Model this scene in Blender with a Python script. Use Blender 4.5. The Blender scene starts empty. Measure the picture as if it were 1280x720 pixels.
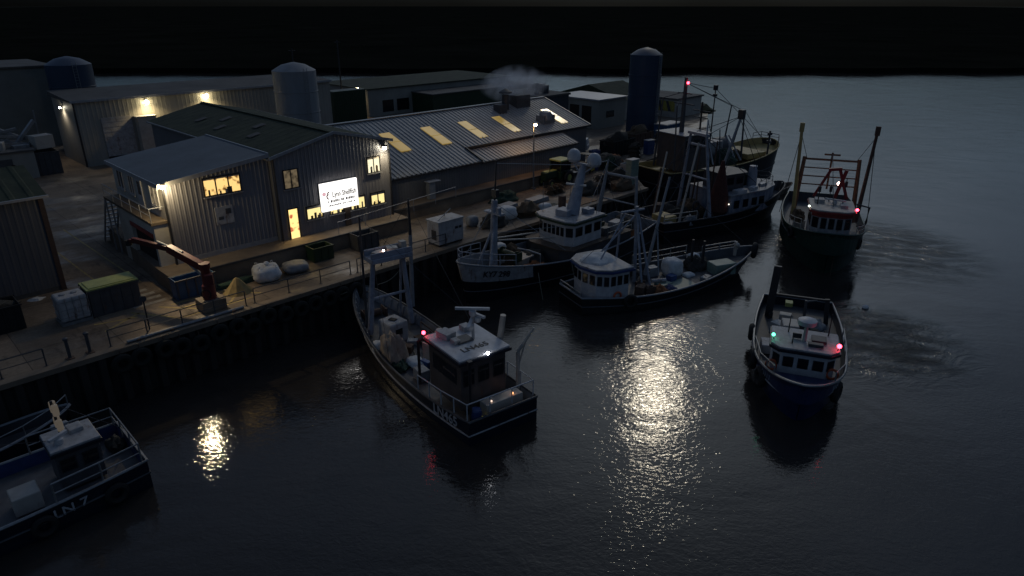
# tuning
WAVE1, WAVE2, WAVE3 = .0125, .014, .05
SKY_SAT, SKY_S = .76, .039
SKY_TINT = (.79,.97,1.18,1)
CLOUD = [(.02,.03),(.05,.11),(.12,.30),(.28,.74),(.5,1.)]
SUN_S, SUN_ANG = .12, 2.6
import bpy, math, random
from mathutils import Vector, Matrix, noise
random.seed(7)
R = math.radians
sc = bpy.context.scene
COL = sc.collection
Q = 3.3            # height of the quay above the water
PLAT = 4.5         # height of the loading platform

# ---------------------------------------------------------------- materials
MATS = {}
def nodes(name):
    m = bpy.data.materials.new(name); m.use_nodes = True
    nt = m.node_tree
    return m, nt, nt.nodes['Principled BSDF']
def mat(name, c, c2=None, rough=.6, metal=0., scale=2.5, bump=.0, bscale=18., stretch=(1,1,1), rust=None, rust_amt=.0, spec=.5):
    if name in MATS: return MATS[name]
    m, nt, p = nodes(name)
    L = nt.links.new
    tc = nt.nodes.new('ShaderNodeTexCoord')
    mp = nt.nodes.new('ShaderNodeMapping'); mp.inputs['Scale'].default_value = stretch
    L(tc.outputs['Object'], mp.inputs['Vector'])
    n = nt.nodes.new('ShaderNodeTexNoise'); n.inputs['Scale'].default_value = scale
    n.inputs['Detail'].default_value = 7; n.inputs['Roughness'].default_value = .65
    L(mp.outputs['Vector'], n.inputs['Vector'])
    rp = nt.nodes.new('ShaderNodeValToRGB')
    rp.color_ramp.elements[0].position = .3; rp.color_ramp.elements[1].position = .72
    c2 = c2 or tuple(x*.55 for x in c)
    rp.color_ramp.elements[0].color = (*c2, 1); rp.color_ramp.elements[1].color = (*c, 1)
    L(n.outputs['Fac'], rp.inputs['Fac'])
    out = rp.outputs['Color']
    if rust:
        n2 = nt.nodes.new('ShaderNodeTexNoise'); n2.inputs['Scale'].default_value = 1.3
        n2.inputs['Detail'].default_value = 9; n2.inputs['Roughness'].default_value = .75
        mp2 = nt.nodes.new('ShaderNodeMapping'); mp2.inputs['Scale'].default_value = (1.6, 1.6, .45)
        L(tc.outputs['Object'], mp2.inputs['Vector']); L(mp2.outputs['Vector'], n2.inputs['Vector'])
        r2 = nt.nodes.new('ShaderNodeValToRGB')
        r2.color_ramp.elements[0].position = .62 - rust_amt; r2.color_ramp.elements[1].position = .74 - rust_amt
        L(n2.outputs['Fac'], r2.inputs['Fac'])
        mx = nt.nodes.new('ShaderNodeMix'); mx.data_type = 'RGBA'
        L(r2.outputs['Color'], mx.inputs['Factor']); L(out, mx.inputs['A']); mx.inputs['B'].default_value = (*rust, 1)
        out = mx.outputs['Result']
    L(out, p.inputs['Base Color'])
    p.inputs['Roughness'].default_value = rough; p.inputs['Metallic'].default_value = metal
    p.inputs['Specular IOR Level'].default_value = spec
    if bump:
        b = nt.nodes.new('ShaderNodeBump'); b.inputs['Strength'].default_value = bump
        n3 = nt.nodes.new('ShaderNodeTexNoise'); n3.inputs['Scale'].default_value = bscale; n3.inputs['Detail'].default_value = 5
        L(tc.outputs['Object'], n3.inputs['Vector'])
        L(n3.outputs['Fac'], b.inputs['Height']); L(b.outputs['Normal'], p.inputs['Normal'])
    MATS[name] = m
    return m
def glow(name, c, s, c2=None, scale=6., lo=.4, hi=.6):
    """something that gives off light: a lamp lens, a lit room behind a pane, a backlit sign; also glow standing in for light"""
    if name in MATS: return MATS[name]
    m, nt, p = nodes(name)
    p.inputs['Base Color'].default_value = (.02, .02, .02, 1); p.inputs['Roughness'].default_value = .2
    p.inputs['Emission Strength'].default_value = s
    p.inputs['Emission Color'].default_value = (*c, 1)
    if c2:
        tc = nt.nodes.new('ShaderNodeTexCoord'); n = nt.nodes.new('ShaderNodeTexVoronoi')
        n.inputs['Scale'].default_value = scale
        nn = nt.nodes.new('ShaderNodeTexNoise'); nn.inputs['Scale'].default_value = scale*.8; nn.inputs['Detail'].default_value = 3
        nt.links.new(tc.outputs['Object'], n.inputs['Vector']); nt.links.new(tc.outputs['Object'], nn.inputs['Vector'])
        ad = nt.nodes.new('ShaderNodeMath'); ad.operation = 'MULTIPLY_ADD'
        nt.links.new(n.outputs['Distance'], ad.inputs[0]); ad.inputs[1].default_value = .35
        nt.links.new(nn.outputs['Fac'], ad.inputs[2])
        rp = nt.nodes.new('ShaderNodeValToRGB')
        rp.color_ramp.elements[0].position = lo; rp.color_ramp.elements[1].position = hi
        rp.color_ramp.elements[0].color = (*c2, 1); rp.color_ramp.elements[1].color = (*c, 1)
        nt.links.new(ad.outputs[0], rp.inputs['Fac']); nt.links.new(rp.outputs['Color'], p.inputs['Emission Color'])
    MATS[name] = m
    return m

def concrete_yard(name):
    """worn brown concrete: cast slabs with dark joints, oil stains and wet patches"""
    m, nt, p = nodes(name); L = nt.links.new; N_ = nt.nodes.new
    tc = N_('ShaderNodeTexCoord'); mp = N_('ShaderNodeMapping'); mp.inputs['Rotation'].default_value = (0,0,R(-45)); L(tc.outputs['Object'], mp.inputs['Vector'])
    def nz(sc_, det, st=(1,1,1)):
        q = N_('ShaderNodeMapping'); q.inputs['Scale'].default_value = st; L(mp.outputs['Vector'], q.inputs['Vector'])
        n = N_('ShaderNodeTexNoise'); n.inputs['Scale'].default_value = sc_; n.inputs['Detail'].default_value = det; n.inputs['Roughness'].default_value = .65; L(q.outputs['Vector'], n.inputs['Vector']); return n.outputs['Fac']
    def ramp(f, a, b, ca, cb):
        r = N_('ShaderNodeValToRGB'); e = r.color_ramp.elements; e[0].position = a; e[1].position = b; e[0].color = (*ca,1); e[1].color = (*cb,1); L(f, r.inputs['Fac']); return r.outputs['Color']
    def mul(a, b):
        x = N_('ShaderNodeMix'); x.data_type = 'RGBA'; x.blend_type = 'MULTIPLY'; x.inputs['Factor'].default_value = 1.; L(a, x.inputs['A']); L(b, x.inputs['B']); return x.outputs['Result']
    base = ramp(nz(.3, 9), .3, .7, (.12,.088,.062), (.29,.22,.155))
    br = N_('ShaderNodeTexBrick'); br.inputs['Scale'].default_value = .22; br.inputs['Mortar Size'].default_value = .006; br.offset = 0.; br.inputs['Color1'].default_value = (1,1,1,1); br.inputs['Color2'].default_value = (.74,.74,.76,1); br.inputs['Mortar'].default_value = (.3,.3,.3,1); br.inputs['Brick Width'].default_value = 1.; br.inputs['Row Height'].default_value = .8
    L(mp.outputs['Vector'], br.inputs['Vector'])
    c = mul(base, br.outputs['Color']); c = mul(c, ramp(nz(1.1, 6, (1,.35,1)), .56, .7, (1,1,1), (.42,.4,.4))); c = mul(c, ramp(nz(6., 4), .35, .7, (.75,.75,.75), (1.1,1.1,1.1)))
    wet = N_('ShaderNodeMapRange'); wet.inputs['From Min'].default_value = .48; wet.inputs['From Max'].default_value = .62; wet.inputs['To Min'].default_value = .85; wet.inputs['To Max'].default_value = .28
    L(nz(.22, 5, (.6,1.4,1)), wet.inputs['Value']); L(wet.outputs['Result'], p.inputs['Roughness'])
    b = N_('ShaderNodeBump'); b.inputs['Strength'].default_value = .12; L(nz(5., 6), b.inputs['Height']); L(b.outputs['Normal'], p.inputs['Normal'])
    L(c, p.inputs['Base Color']); MATS[name] = m; return m
RUST = (.12, .05, .025)
M = dict(
 concrete=mat('concrete', (.27,.205,.145), (.10,.075,.054), .75, scale=.35, bump=.15, bscale=6),
 quaywall=mat('quay_wall_steel', (.035,.03,.026), (.012,.012,.011), .7, scale=1.2, bump=.4, bscale=5, stretch=(1,1,.3)),
 clad=mat('grey_cladding', (.25,.24,.25), (.18,.173,.18), .5, scale=.5, stretch=(1,1,.35)),
 clad2=mat('dark_cladding', (.16,.16,.165), (.11,.11,.115), .55, scale=.5, stretch=(1,1,.35)),
 palewall=mat('pale_cladding', (.34,.32,.28), (.24,.23,.2), .6, scale=.4, stretch=(1,1,.35)),
 render_=mat('painted_block', (.6,.56,.48), (.42,.39,.34), .8, scale=.8, bump=.1, bscale=12),
 moss=mat('mossy_sheet_roof', (.05,.06,.03), (.014,.022,.012), .95, scale=.9, bump=.3, bscale=9, rust=(.13,.12,.095), rust_amt=-.02),
 steelroof=mat('grey_sheet_roof', (.37,.365,.35), (.26,.255,.245), .5, metal=.0, scale=.6, bump=.05, bscale=10, rust=(.10,.085,.07), rust_amt=-.06),
 flatroof=mat('dark_felt_roof', (.125,.145,.165), (.08,.092,.105), .7, scale=.4, bump=.1, bscale=8),
 felt=mat('brown_felt_roof', (.12,.11,.1), (.06,.055,.05), .85, scale=.3),
 fascia=mat('fascia_metal', (.42,.42,.43), (.3,.3,.31), .45, metal=.3),
 trim=mat('dark_trim', (.03,.03,.034), (.02,.02,.022), .5),
 stagingwood=mat('brown_house_paint', (.11,.09,.085), (.06,.05,.048), .5, scale=1.5, rust=RUST, rust_amt=.02),
 frp=mat('rooflight_plastic', (.66,.55,.24), (.5,.4,.17), .45, scale=1.2, bump=.08, bscale=8),
 white=mat('white_paint', (.6,.6,.61), (.38,.38,.39), .45, scale=1.6, rust=RUST, rust_amt=-.01),
 white2=mat('weathered_white_paint', (.47,.46,.46), (.25,.245,.245), .55, scale=2.2, rust=RUST, rust_amt=.06),
 cream=mat('cream_paint', (.5,.46,.4), (.35,.31,.27), .5, scale=1.5, rust=RUST, rust_amt=0),
 grey=mat('grey_paint', (.3,.31,.33), (.18,.19,.2), .5, scale=2, rust=RUST, rust_amt=.0),
 pgrey=mat('pale_blue_grey_paint', (.36,.39,.45), (.2,.22,.26), .5, scale=2, rust=RUST, rust_amt=.05),
 dgrey=mat('dark_grey_paint', (.075,.078,.085), (.04,.042,.046), .55, scale=2, rust=RUST, rust_amt=.02),
 black=mat('black_hull_paint', (.016,.016,.018), (.008,.008,.009), .42, scale=1.5, rust=(.05,.028,.018), rust_amt=-.02),
 navy=mat('navy_hull_paint', (.012,.016,.03), (.007,.009,.016), .38, scale=1.5, rust=(.05,.03,.02), rust_amt=-.04),
 blue=mat('blue_hull_paint', (.014,.027,.095), (.008,.016,.055), .35, scale=1.5, rust=(.05,.035,.03), rust_amt=-.06),
 bluep=mat('blue_paint', (.035,.07,.2), (.02,.04,.12), .4, scale=2, rust=RUST, rust_amt=-.05),
 skipblue=mat('skip_blue_paint', (.02,.09,.19), (.012,.05,.11), .5, scale=1.5, rust=RUST, rust_amt=.02),
 siloblue=mat('silo_blue_paint', (.028,.05,.09), (.02,.036,.068), .5, scale=.4, stretch=(1,1,.3)),
 green=mat('green_hull_paint', (.012,.05,.035), (.008,.028,.02), .4, scale=1.5, rust=(.05,.03,.02), rust_amt=-.03),
 dgreen=mat('dark_green_paint', (.02,.05,.022), (.012,.028,.013), .5, scale=2),
 pgreen=mat('pale_green_paint', (.26,.33,.27), (.17,.22,.18), .5, scale=2, rust=RUST, rust_amt=0),
 redp=mat('red_paint', (.32,.035,.03), (.18,.02,.02), .45, scale=2, rust=RUST, rust_amt=-.02),
 orange=mat('orange_net', (.3,.11,.035), (.14,.05,.02), .9, scale=9, bump=.6, bscale=40),
 lifering=mat('orange_ring', (.6,.12,.04), (.4,.08,.03), .5),
 ochre=mat('ochre_paint', (.5,.38,.14), (.3,.22,.09), .6, scale=1, rust=RUST, rust_amt=.02),
 yellow=mat('yellow_paint', (.48,.38,.07), (.3,.23,.05), .55, scale=2, rust=RUST, rust_amt=0),
 ygreen=mat('yellow_green_lid', (.42,.44,.14), (.28,.3,.09), .5, scale=2),
 paint_y=mat('worn_yellow_line', (.42,.31,.1), (.2,.15,.075), .8, scale=3.5),
 paint_w=mat('worn_white_line', (.46,.42,.36), (.2,.175,.14), .8, scale=3.5),
 rubber=mat('black_rubber', (.014,.014,.014), (.008,.008,.008), .75, bump=.2, bscale=20),
 glass=mat('dark_glass', (.012,.014,.018), (.008,.009,.012), .08, spec=.6),
 steel=mat('galvanised_steel', (.34,.35,.36), (.2,.2,.2), .45, metal=.6, scale=3, rust=RUST, rust_amt=-.02),
 rusty=mat('rusty_steel', (.13,.075,.05), (.06,.035,.025), .8, scale=3, bump=.2, bscale=20),
 deck=mat('worn_deck', (.12,.12,.125), (.055,.055,.06), .6, scale=1.6, bump=.1, bscale=10, rust=RUST, rust_amt=.02),
 deckb=mat('brown_wood_deck', (.14,.095,.065), (.06,.045,.035), .7, scale=1.6, bump=.15, bscale=10, stretch=(.25,2,1)),
 wood=mat('weathered_wood', (.2,.15,.1), (.1,.075,.05), .8, scale=3, stretch=(.3,3,1), bump=.2),
 net=mat('dark_net', (.06,.055,.045), (.02,.02,.018), .95, scale=7, bump=.9, bscale=35),
 netg=mat('green_net', (.03,.07,.05), (.012,.03,.02), .95, scale=7, bump=.9, bscale=35),
 netb=mat('brown_net', (.13,.085,.05), (.05,.035,.02), .95, scale=7, bump=.9, bscale=35),
 bag=mat('white_bag_fabric', (.75,.75,.73), (.5,.5,.49), .85, scale=3, bump=.4, bscale=9),
 buoy=mat('stained_canvas', (.45,.36,.27), (.25,.19,.14), .85, scale=3, bump=.3, bscale=10),
 tarp=mat('grey_tarp', (.25,.26,.28), (.14,.145,.15), .6, scale=3, bump=.5, bscale=6),
 plastic=mat('grey_fish_box', (.36,.37,.38), (.24,.25,.25), .5, scale=3),
 plasticb=mat('blue_fish_box', (.04,.1,.26), (.03,.06,.17), .45, scale=3),
 rope=mat('rope_fibre', (.3,.27,.2), (.16,.14,.1), .9, scale=14, bump=.6, bscale=60),
 ink=mat('dark_lettering', (.02,.02,.022), (.015,.015,.017), .5),
 inkr=mat('red_emblem', (.35,.02,.05), (.3,.02,.04), .5),
 inkp=mat('pale_red_emblem', (.65,.38,.42), (.6,.33,.38), .5),
 letter=mat('white_lettering', (.5,.5,.51), (.3,.3,.31), .5, scale=5),
 land=mat('dark_marsh', (.018,.018,.014), (.008,.009,.007), .95, scale=.02, spec=.0),
 seaweed=mat('weedy_fender', (.02,.021,.017), (.008,.009,.007), .9, scale=3, bump=1., bscale=12),
)
G = dict(
 lit=glow('lit_room', (1.,.64,.22), 1.15, (.16,.07,.015), 2.6, .5, .64),
 litw=glow('lit_office', (1.,.8,.34), 1.15, (.22,.13,.03), 2.2, .48, .62),
 litdoor=glow('lit_doorway', (1.,.72,.26), 1.4, (.45,.1,.04), 2.2, .48, .6),
 dim=glow('dim_room', (.55,.42,.25), .25, (.05,.04,.03), 3.0, .45, .75),
 sign=glow('backlit_sign', (1.,.97,.93), 1.6), emblem=glow('backlit_pale_emblem', (1.,.6,.66), .75), frp=glow('lit_rooflight', (.9,.62,.18), .30, (.7,.46,.12), 1.2, .3, .7),
 lamp=glow('lamp_lens', (1.,.85,.5), 60.),
 lampw=glow('white_lamp_lens', (1.,.93,.72), 60.),
 lampo=glow('sodium_lamp_lens', (1.,.72,.35), 50.),
 navr=glow('red_nav_light', (1.,.04,.07), 14.),
 navg=glow('green_nav_light', (.1,1.,.55), 5.),
 navw=glow('white_deck_light', (.9,.93,1.), 22.),
 navp=glow('pinkish_deck_light', (1.,.7,.6), 16.),
 navo=glow('orange_deck_light', (1.,.42,.16), 4.),
)

# ---------------------------------------------------------------- mesh helpers
class MB:
    def __init__(s): s.v = []; s.f = []
    def add(s, vs, fs):
        o = len(s.v); s.v += [tuple(x) for x in vs]; s.f += [tuple(i+o for i in f) for f in fs]; return s
    def box(s, c, d, rz=0, tilt=None):
        x, y, z = (k/2 for k in d)
        vs = [Vector((i*x, j*y, k*z)) for k in (-1,1) for j in (-1,1) for i in (-1,1)]
        m = Matrix.Rotation(rz, 3, 'Z')
        if tilt: m = m @ Matrix.Rotation(tilt[1], 3, tilt[0])
        c = Vector(c)
        return s.add([m @ v + c for v in vs], [(0,2,3,1),(4,5,7,6),(0,1,5,4),(2,6,7,3),(0,4,6,2),(1,3,7,5)])
    def b2(s, x0, x1, y0, y1, z0, z1): return s.box(((x0+x1)/2,(y0+y1)/2,(z0+z1)/2),(x1-x0,y1-y0,z1-z0))
    def frame_of(s, p, q):
        d = (Vector(q)-Vector(p)); l = d.length; d.normalize()
        u = Vector((0,0,1)) if abs(d.z) < .95 else Vector((1,0,0))
        a = d.cross(u).normalized(); b = a.cross(d).normalized()
        return d, a, b, l
    def bar(s, p, q, w, h):
        d, a, b, l = s.frame_of(p, q); p = Vector(p); q = Vector(q)
        vs = [e + a*(i*w/2) + b*(j*h/2) for e in (p,q) for j in (-1,1) for i in (-1,1)]
        return s.add(vs, [(0,2,3,1),(4,5,7,6),(0,1,5,4),(2,6,7,3),(0,4,6,2),(1,3,7,5)])
    def tube(s, p, q, r, r2=None, n=8):
        r2 = r if r2 is None else r2
        d, a, b, l = s.frame_of(p, q); p = Vector(p); q = Vector(q)
        vs = []
        for e, rr in ((p,r),(q,r2)):
            for i in range(n):
                t = 2*math.pi*i/n; vs.append(e + a*(rr*math.cos(t)) + b*(rr*math.sin(t)))
        fs = [(i,(i+1)%n,n+(i+1)%n,n+i) for i in range(n)] + [tuple(range(n-1,-1,-1)), tuple(range(n,2*n))]
        return s.add(vs, fs)
    def path(s, pts, r, n=6, closed=False):
        pts = [Vector(p) for p in pts]
        N = len(pts); rings = []
        for i, p in enumerate(pts):
            a = pts[i-1] if (i or closed) else p; c = pts[(i+1) % N] if (i < N-1 or closed) else p
            d = (c-a).normalized(); u = Vector((0,0,1)) if abs(d.z) < .95 else Vector((1,0,0))
            x = d.cross(u).normalized(); y = x.cross(d).normalized()
            rings.append([p + x*(r*math.cos(2*math.pi*k/n)) + y*(r*math.sin(2*math.pi*k/n)) for k in range(n)])
        vs = [v for g in rings for v in g]; fs = []
        for i in range(N if closed else N-1):
            j = (i+1) % N
            fs += [(i*n+k, i*n+(k+1)%n, j*n+(k+1)%n, j*n+k) for k in range(n)]
        if not closed: fs += [tuple(range(n-1,-1,-1)), tuple((N-1)*n+k for k in range(n))]
        return s.add(vs, fs)
    def lathe(s, prof, c=(0,0,0), n=16, axis='z'):
        vs = []
        for r, z in prof:
            for i in range(n):
                t = 2*math.pi*i/n; x, y = r*math.cos(t), r*math.sin(t)
                p = (x,y,z) if axis == 'z' else ((z,x,y) if axis == 'x' else (x,z,y))
                vs.append((p[0]+c[0], p[1]+c[1], p[2]+c[2]))
        k = len(prof)
        fs = [(j*n+i, j*n+(i+1)%n, (j+1)*n+(i+1)%n, (j+1)*n+i) for j in range(k-1) for i in range(n)]
        fs += [tuple(range(n-1,-1,-1)), tuple((k-1)*n+i for i in range(n))]
        return s.add(vs, fs)
    def prism(s, pts, z0, z1, pts2=None):
        n = len(pts); pts2 = pts2 or pts
        z0f = z0 if callable(z0) else (lambda x, y: z0); z1f = z1 if callable(z1) else (lambda x, y: z1)
        vs = [(x,y,z0f(x,y)) for x,y in pts] + [(x,y,z1f(x,y)) for x,y in pts2]
        return s.add(vs, [tuple(range(n-1,-1,-1)), tuple(range(n,2*n))] + [(i,(i+1)%n,n+(i+1)%n,n+i) for i in range(n)])
    def torus(s, c, R_, r, axis='z', n=18, m=8):
        vs = []
        for i in range(n):
            t = 2*math.pi*i/n
            for j in range(m):
                u = 2*math.pi*j/m; x = (R_+r*math.cos(u))*math.cos(t); y = (R_+r*math.cos(u))*math.sin(t); z = r*math.sin(u)
                p = (x,y,z) if axis == 'z' else ((z,x,y) if axis == 'x' else (x,z,y))
                vs.append((p[0]+c[0],p[1]+c[1],p[2]+c[2]))
        return s.add(vs, [(i*m+j,((i+1)%n)*m+j,((i+1)%n)*m+(j+1)%m,i*m+(j+1)%m) for i in range(n) for j in range(m)])
    def blob(s, c, rad, amp=.25, seed=0, n=20, k=12, flat=-.55, freq=1.6):
        vs = []; rx, ry, rz = rad
        for j in range(k+1):
            ph = -math.pi/2 + math.pi*j/k
            for i in range(n):
                t = 2*math.pi*i/n
                d = Vector((math.cos(ph)*math.cos(t), math.cos(ph)*math.sin(t), math.sin(ph)))
                q = d*freq + Vector((seed*7.3, seed*3.1, seed*1.7))
                g = 1 + amp*noise.noise(q) + amp*.5*noise.noise(q*2.7)
                z = max(d.z*g, flat)
                vs.append((c[0]+d.x*g*rx, c[1]+d.y*g*ry, c[2]+(z-flat)*rz))
        fs = [(j*n+i, j*n+(i+1)%n, (j+1)*n+(i+1)%n, (j+1)*n+i) for j in range(k) for i in range(n)]
        return s.add(vs, fs)
    def sphere(s, c, r, n=10, k=6):
        return s.lathe([(max(.001,r*math.cos(-math.pi/2+math.pi*j/k)), r*math.sin(-math.pi/2+math.pi*j/k)) for j in range(k+1)], c, n)
    def build(s, name, m, parent=None, smooth=True, angle=35, bevel=0):
        me = bpy.data.meshes.new(name); me.from_pydata(s.v, [], s.f)
        me.validate(); me.update()
        me.materials.append(m)
        if smooth:
            me.polygons.foreach_set('use_smooth', [True]*len(me.polygons))
            me.set_sharp_from_angle(angle=R(angle))
        o = bpy.data.objects.new(name, me); COL.objects.link(o)
        if parent: o.parent = parent
        if bevel:
            b = o.modifiers.new('bevel', 'BEVEL'); b.width = bevel; b.segments = 2; b.limit_method = 'ANGLE'
        return o

def W(a, b, z=0.):   # quay axes (a along the quay, b towards the land) to world
    return Vector(((a-b)*.70710678, (a+b)*.70710678, z))
def tag(o, label=None, cat=None, group=None, kind=None):
    if label: o['label'] = label
    if cat: o['category'] = cat
    if group: o['group'] = group
    if kind: o['kind'] = kind
    return o
def thing(name, label, cat, loc, rz=R(45), group=None):
    o = bpy.data.objects.new(name, None); COL.objects.link(o)
    o.empty_display_size = .3
    o.location = loc; o.rotation_euler = (0, 0, rz)
    return tag(o, label, cat, group)
def single(o, label, cat, loc, rz=R(45), group=None):
    o.location = loc; o.rotation_euler = (0, 0, rz); return tag(o, label, cat, group)
def struct(name, mb, m, smooth=False):
    return tag(mb.build(name, m, None, smooth), kind='structure')
def dup(root, loc, rz, label=None, group=None):
    r = root.copy(); COL.objects.link(r); r.location = loc; r.rotation_euler = (0, 0, rz)
    if label: r['label'] = label
    if group: r['group'] = group
    for ch in root.children:
        c = ch.copy(); COL.objects.link(c); c.parent = r
        for g in ch.children:
            d = g.copy(); COL.objects.link(d); d.parent = c
    return r
FONT = bpy.data.fonts.load('<builtin>') if False else None
def text(s, size, origin, right, up, m, parent, name='lettering', depth=.012, align='CENTER', sx=1.):
    cu = bpy.data.curves.new(name, 'FONT'); cu.body = s; cu.size = size; cu.extrude = depth
    cu.align_x = align; cu.align_y = 'CENTER'; cu.offset = size*.012
    t = bpy.data.objects.new(name, cu); COL.objects.link(t)
    dg = bpy.context.evaluated_depsgraph_get(); dg.update()
    me = bpy.data.meshes.new_from_object(t.evaluated_get(dg))
    COL.objects.unlink(t); bpy.data.objects.remove(t)
    r = Vector(right).normalized(); u = Vector(up).normalized(); n = r.cross(u).normalized(); u = n.cross(r)
    mm = Matrix((r, u, n)).transposed().to_4x4(); mm.translation = Vector(origin)
    me.transform(Matrix.Translation(mm.translation) @ mm.to_3x3().to_4x4() @ Matrix.Diagonal((sx,1,1,1)))
    me.materials.clear(); me.materials.append(m)
    o = bpy.data.objects.new(name, me); COL.objects.link(o); o.parent = parent
    return o
def light(name, kind, loc, energy, color, parent=None, aim=None, size=.08, angle=150, blend=.6):
    l = bpy.data.lights.new(name, kind); l.energy = energy; l.color = color; l.shadow_soft_size = size
    if kind == 'SPOT': l.spot_size = R(angle); l.spot_blend = blend
    o = bpy.data.objects.new(name, l); COL.objects.link(o); o.location = loc
    if parent: o.parent = parent
    if aim: o.rotation_euler = Vector(aim).to_track_quat('-Z', 'Y').to_euler()
    return o

# window on a wall: face 'f' looks to -y (x runs along it), face 'l' looks to -x (y runs along it)
def window(root, u0, u1, z0, z1, at, panes, glass, frame=None, face='f', fw=.07, sill=True, mull=None):
    frame = frame or M['trim']
    def bx(mb, a0, a1, c0, c1, n0, n1):
        if face == 'f': mb.b2(a0, a1, at-n1, at-n0, c0, c1)
        else: mb.b2(at-n1, at-n0, a0, a1, c0, c1)
    f = MB()
    bx(f,u0,u1,z1-fw,z1,0,.09); bx(f,u0,u1,z0,z0+fw,0,.09)
    bx(f,u0,u0+fw,z0+fw,z1-fw,0,.09); bx(f,u1-fw,u1,z0+fw,z1-fw,0,.09)
    for k in range(1, panes):
        c = u0 + (u1-u0)*k/panes; bx(f, c-fw/2, c+fw/2, z0+fw, z1-fw, 0, .085)
    w = f.build('window', frame, root, False)
    g = MB(); bx(g, u0+fw, u1-fw, z0+fw, z1-fw, .005, .03); g.build('pane', glass, w, False)
    if glass.name.startswith('lit'):        # things standing on the sill inside the lit room
        rr = random.Random(int(u0*100)+int(z0*37)); W_ = u1-u0-2*fw; H_ = z1-z0-2*fw
        for k in range(3+panes):
            c = u0+fw+W_*rr.uniform(.05,.9); wdt = min(rr.uniform(.1,.26), u1-fw-c); hgt = H_*rr.uniform(.15,.5)
            it = MB(); bx(it, c, c+wdt, z0+fw, z0+fw+hgt, .031, .045); it.build('sill_item', (M['trim'],M['wood'],M['grey'],M['deckb'])[k%4], w, False)
        it = MB(); bx(it, u0+fw, u1-fw, z1-fw-H_*rr.uniform(.08,.2), z1-fw, .031, .05); it.build('blind', M['cream'], w, False)
    if sill:
        s = MB(); bx(s, u0-.06, u1+.06, z0-.07, z0-.003, 0, .16); s.build('sill', mull or M['fascia'], w, False)
    return w
def corr_wall(x0, x1, y, zb, zt, pitch=.32, dep=.02):
    """ribbed cladding sheet facing -y, top edge zt(x)"""
    mb = MB(); prof = []; y -= .015     # stands clear of the wall behind it
    x = x0
    while x < x1-1e-4:
        for dx, d in ((0,0),(.55,0),(.68,dep),(.87,dep)):
            xx = x + dx*pitch
            if xx < x1: prof.append((xx, y-d))
        x += pitch
    prof.append((x1, y))
    vs = [(px,py,zb) for px,py in prof] + [(px,py,zt(px)) for px,py in prof]; n = len(prof)
    return mb.add(vs, [(i,i+1,n+i+1,n+i) for i in range(n-1)])
def corr_roof(p00, p10, p01, p11, pitch=.5, dep=.06):
    """ribbed sheet between eave p00-p10 and ridge p01-p11, ribs run up the slope"""
    p00, p10, p01, p11 = map(Vector, (p00,p10,p01,p11))
    L = (p10-p00).length; n = (p10-p00).cross(p01-p00).normalized()
    if n.z < 0: n = -n
    ts = []; t = 0
    while t < L-1e-4:
        for dx, d in ((0,0),(.6,0),(.7,dep),(.9,dep)):
            if t+dx*pitch < L: ts.append(((t+dx*pitch)/L, d))
        t += pitch
    ts.append((1., 0))
    mb = MB(); N = len(ts)
    vs = []
    for e0, e1 in ((p00,p10),(p01,p11)):
        vs += [e0.lerp(e1, t) + n*d for t, d in ts]
    mb.add(vs, [(i,i+1,N+i+1,N+i) for i in range(N-1)])
    return mb
# ---------------------------------------------------------------- setting
w = MB(); S_ = 4000
w.add([(-S_,-400,0),(S_,-400,0),(S_,S_*1.6,0),(-S_,S_*1.6,0)], [(0,1,2,3)])
water = struct('water', w, M['black'])
# land polygon in quay axes
LAND = [(-120,40.8),(61,40.8),(63.5,43.5),(66,47.6),(84,50),(98,55),(114,64),(121,76),(118,118),(60,152),(-120,150)]
g = MB(); g.prism([tuple(W(a,b).xy) for a,b in LAND], -2, Q)
struct('quay_ground', g, concrete_yard('worn_yard_concrete'))
fb = MB()
pts = []
for i in range(241):
    u = -1+2*i/240; x = u*1500
    pts.append((x, 238 + (abs(u)**1.5)*70 + 9*noise.noise((u*60,1.,0)) + 5*noise.noise((u*190,2.,0))))
fb.prism(pts + [(3600,6200),(-3600,6200)], -2, 1.6)
struct('far_bank', fb, M['land'])
p = MB(); p.prism([tuple(W(a,b).xy) for a,b in [(13.9,46.4),(33.8,46.4),(33.8,49.0),(62,49.0),(62,60),(14.6,62),(13.9,48.9)]], Q-.2, PLAT)
struct('loading_platform', p, M['concrete'])
pe = MB(); pe.bar(W(13.9,46.36,PLAT-.06), W(33.8,46.36,PLAT-.06), .14, .14); pe.bar(W(33.8,48.96,PLAT-.06), W(62,48.96,PLAT-.06), .14,.14)
struct('platform_edge', pe, M['felt'])

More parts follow.
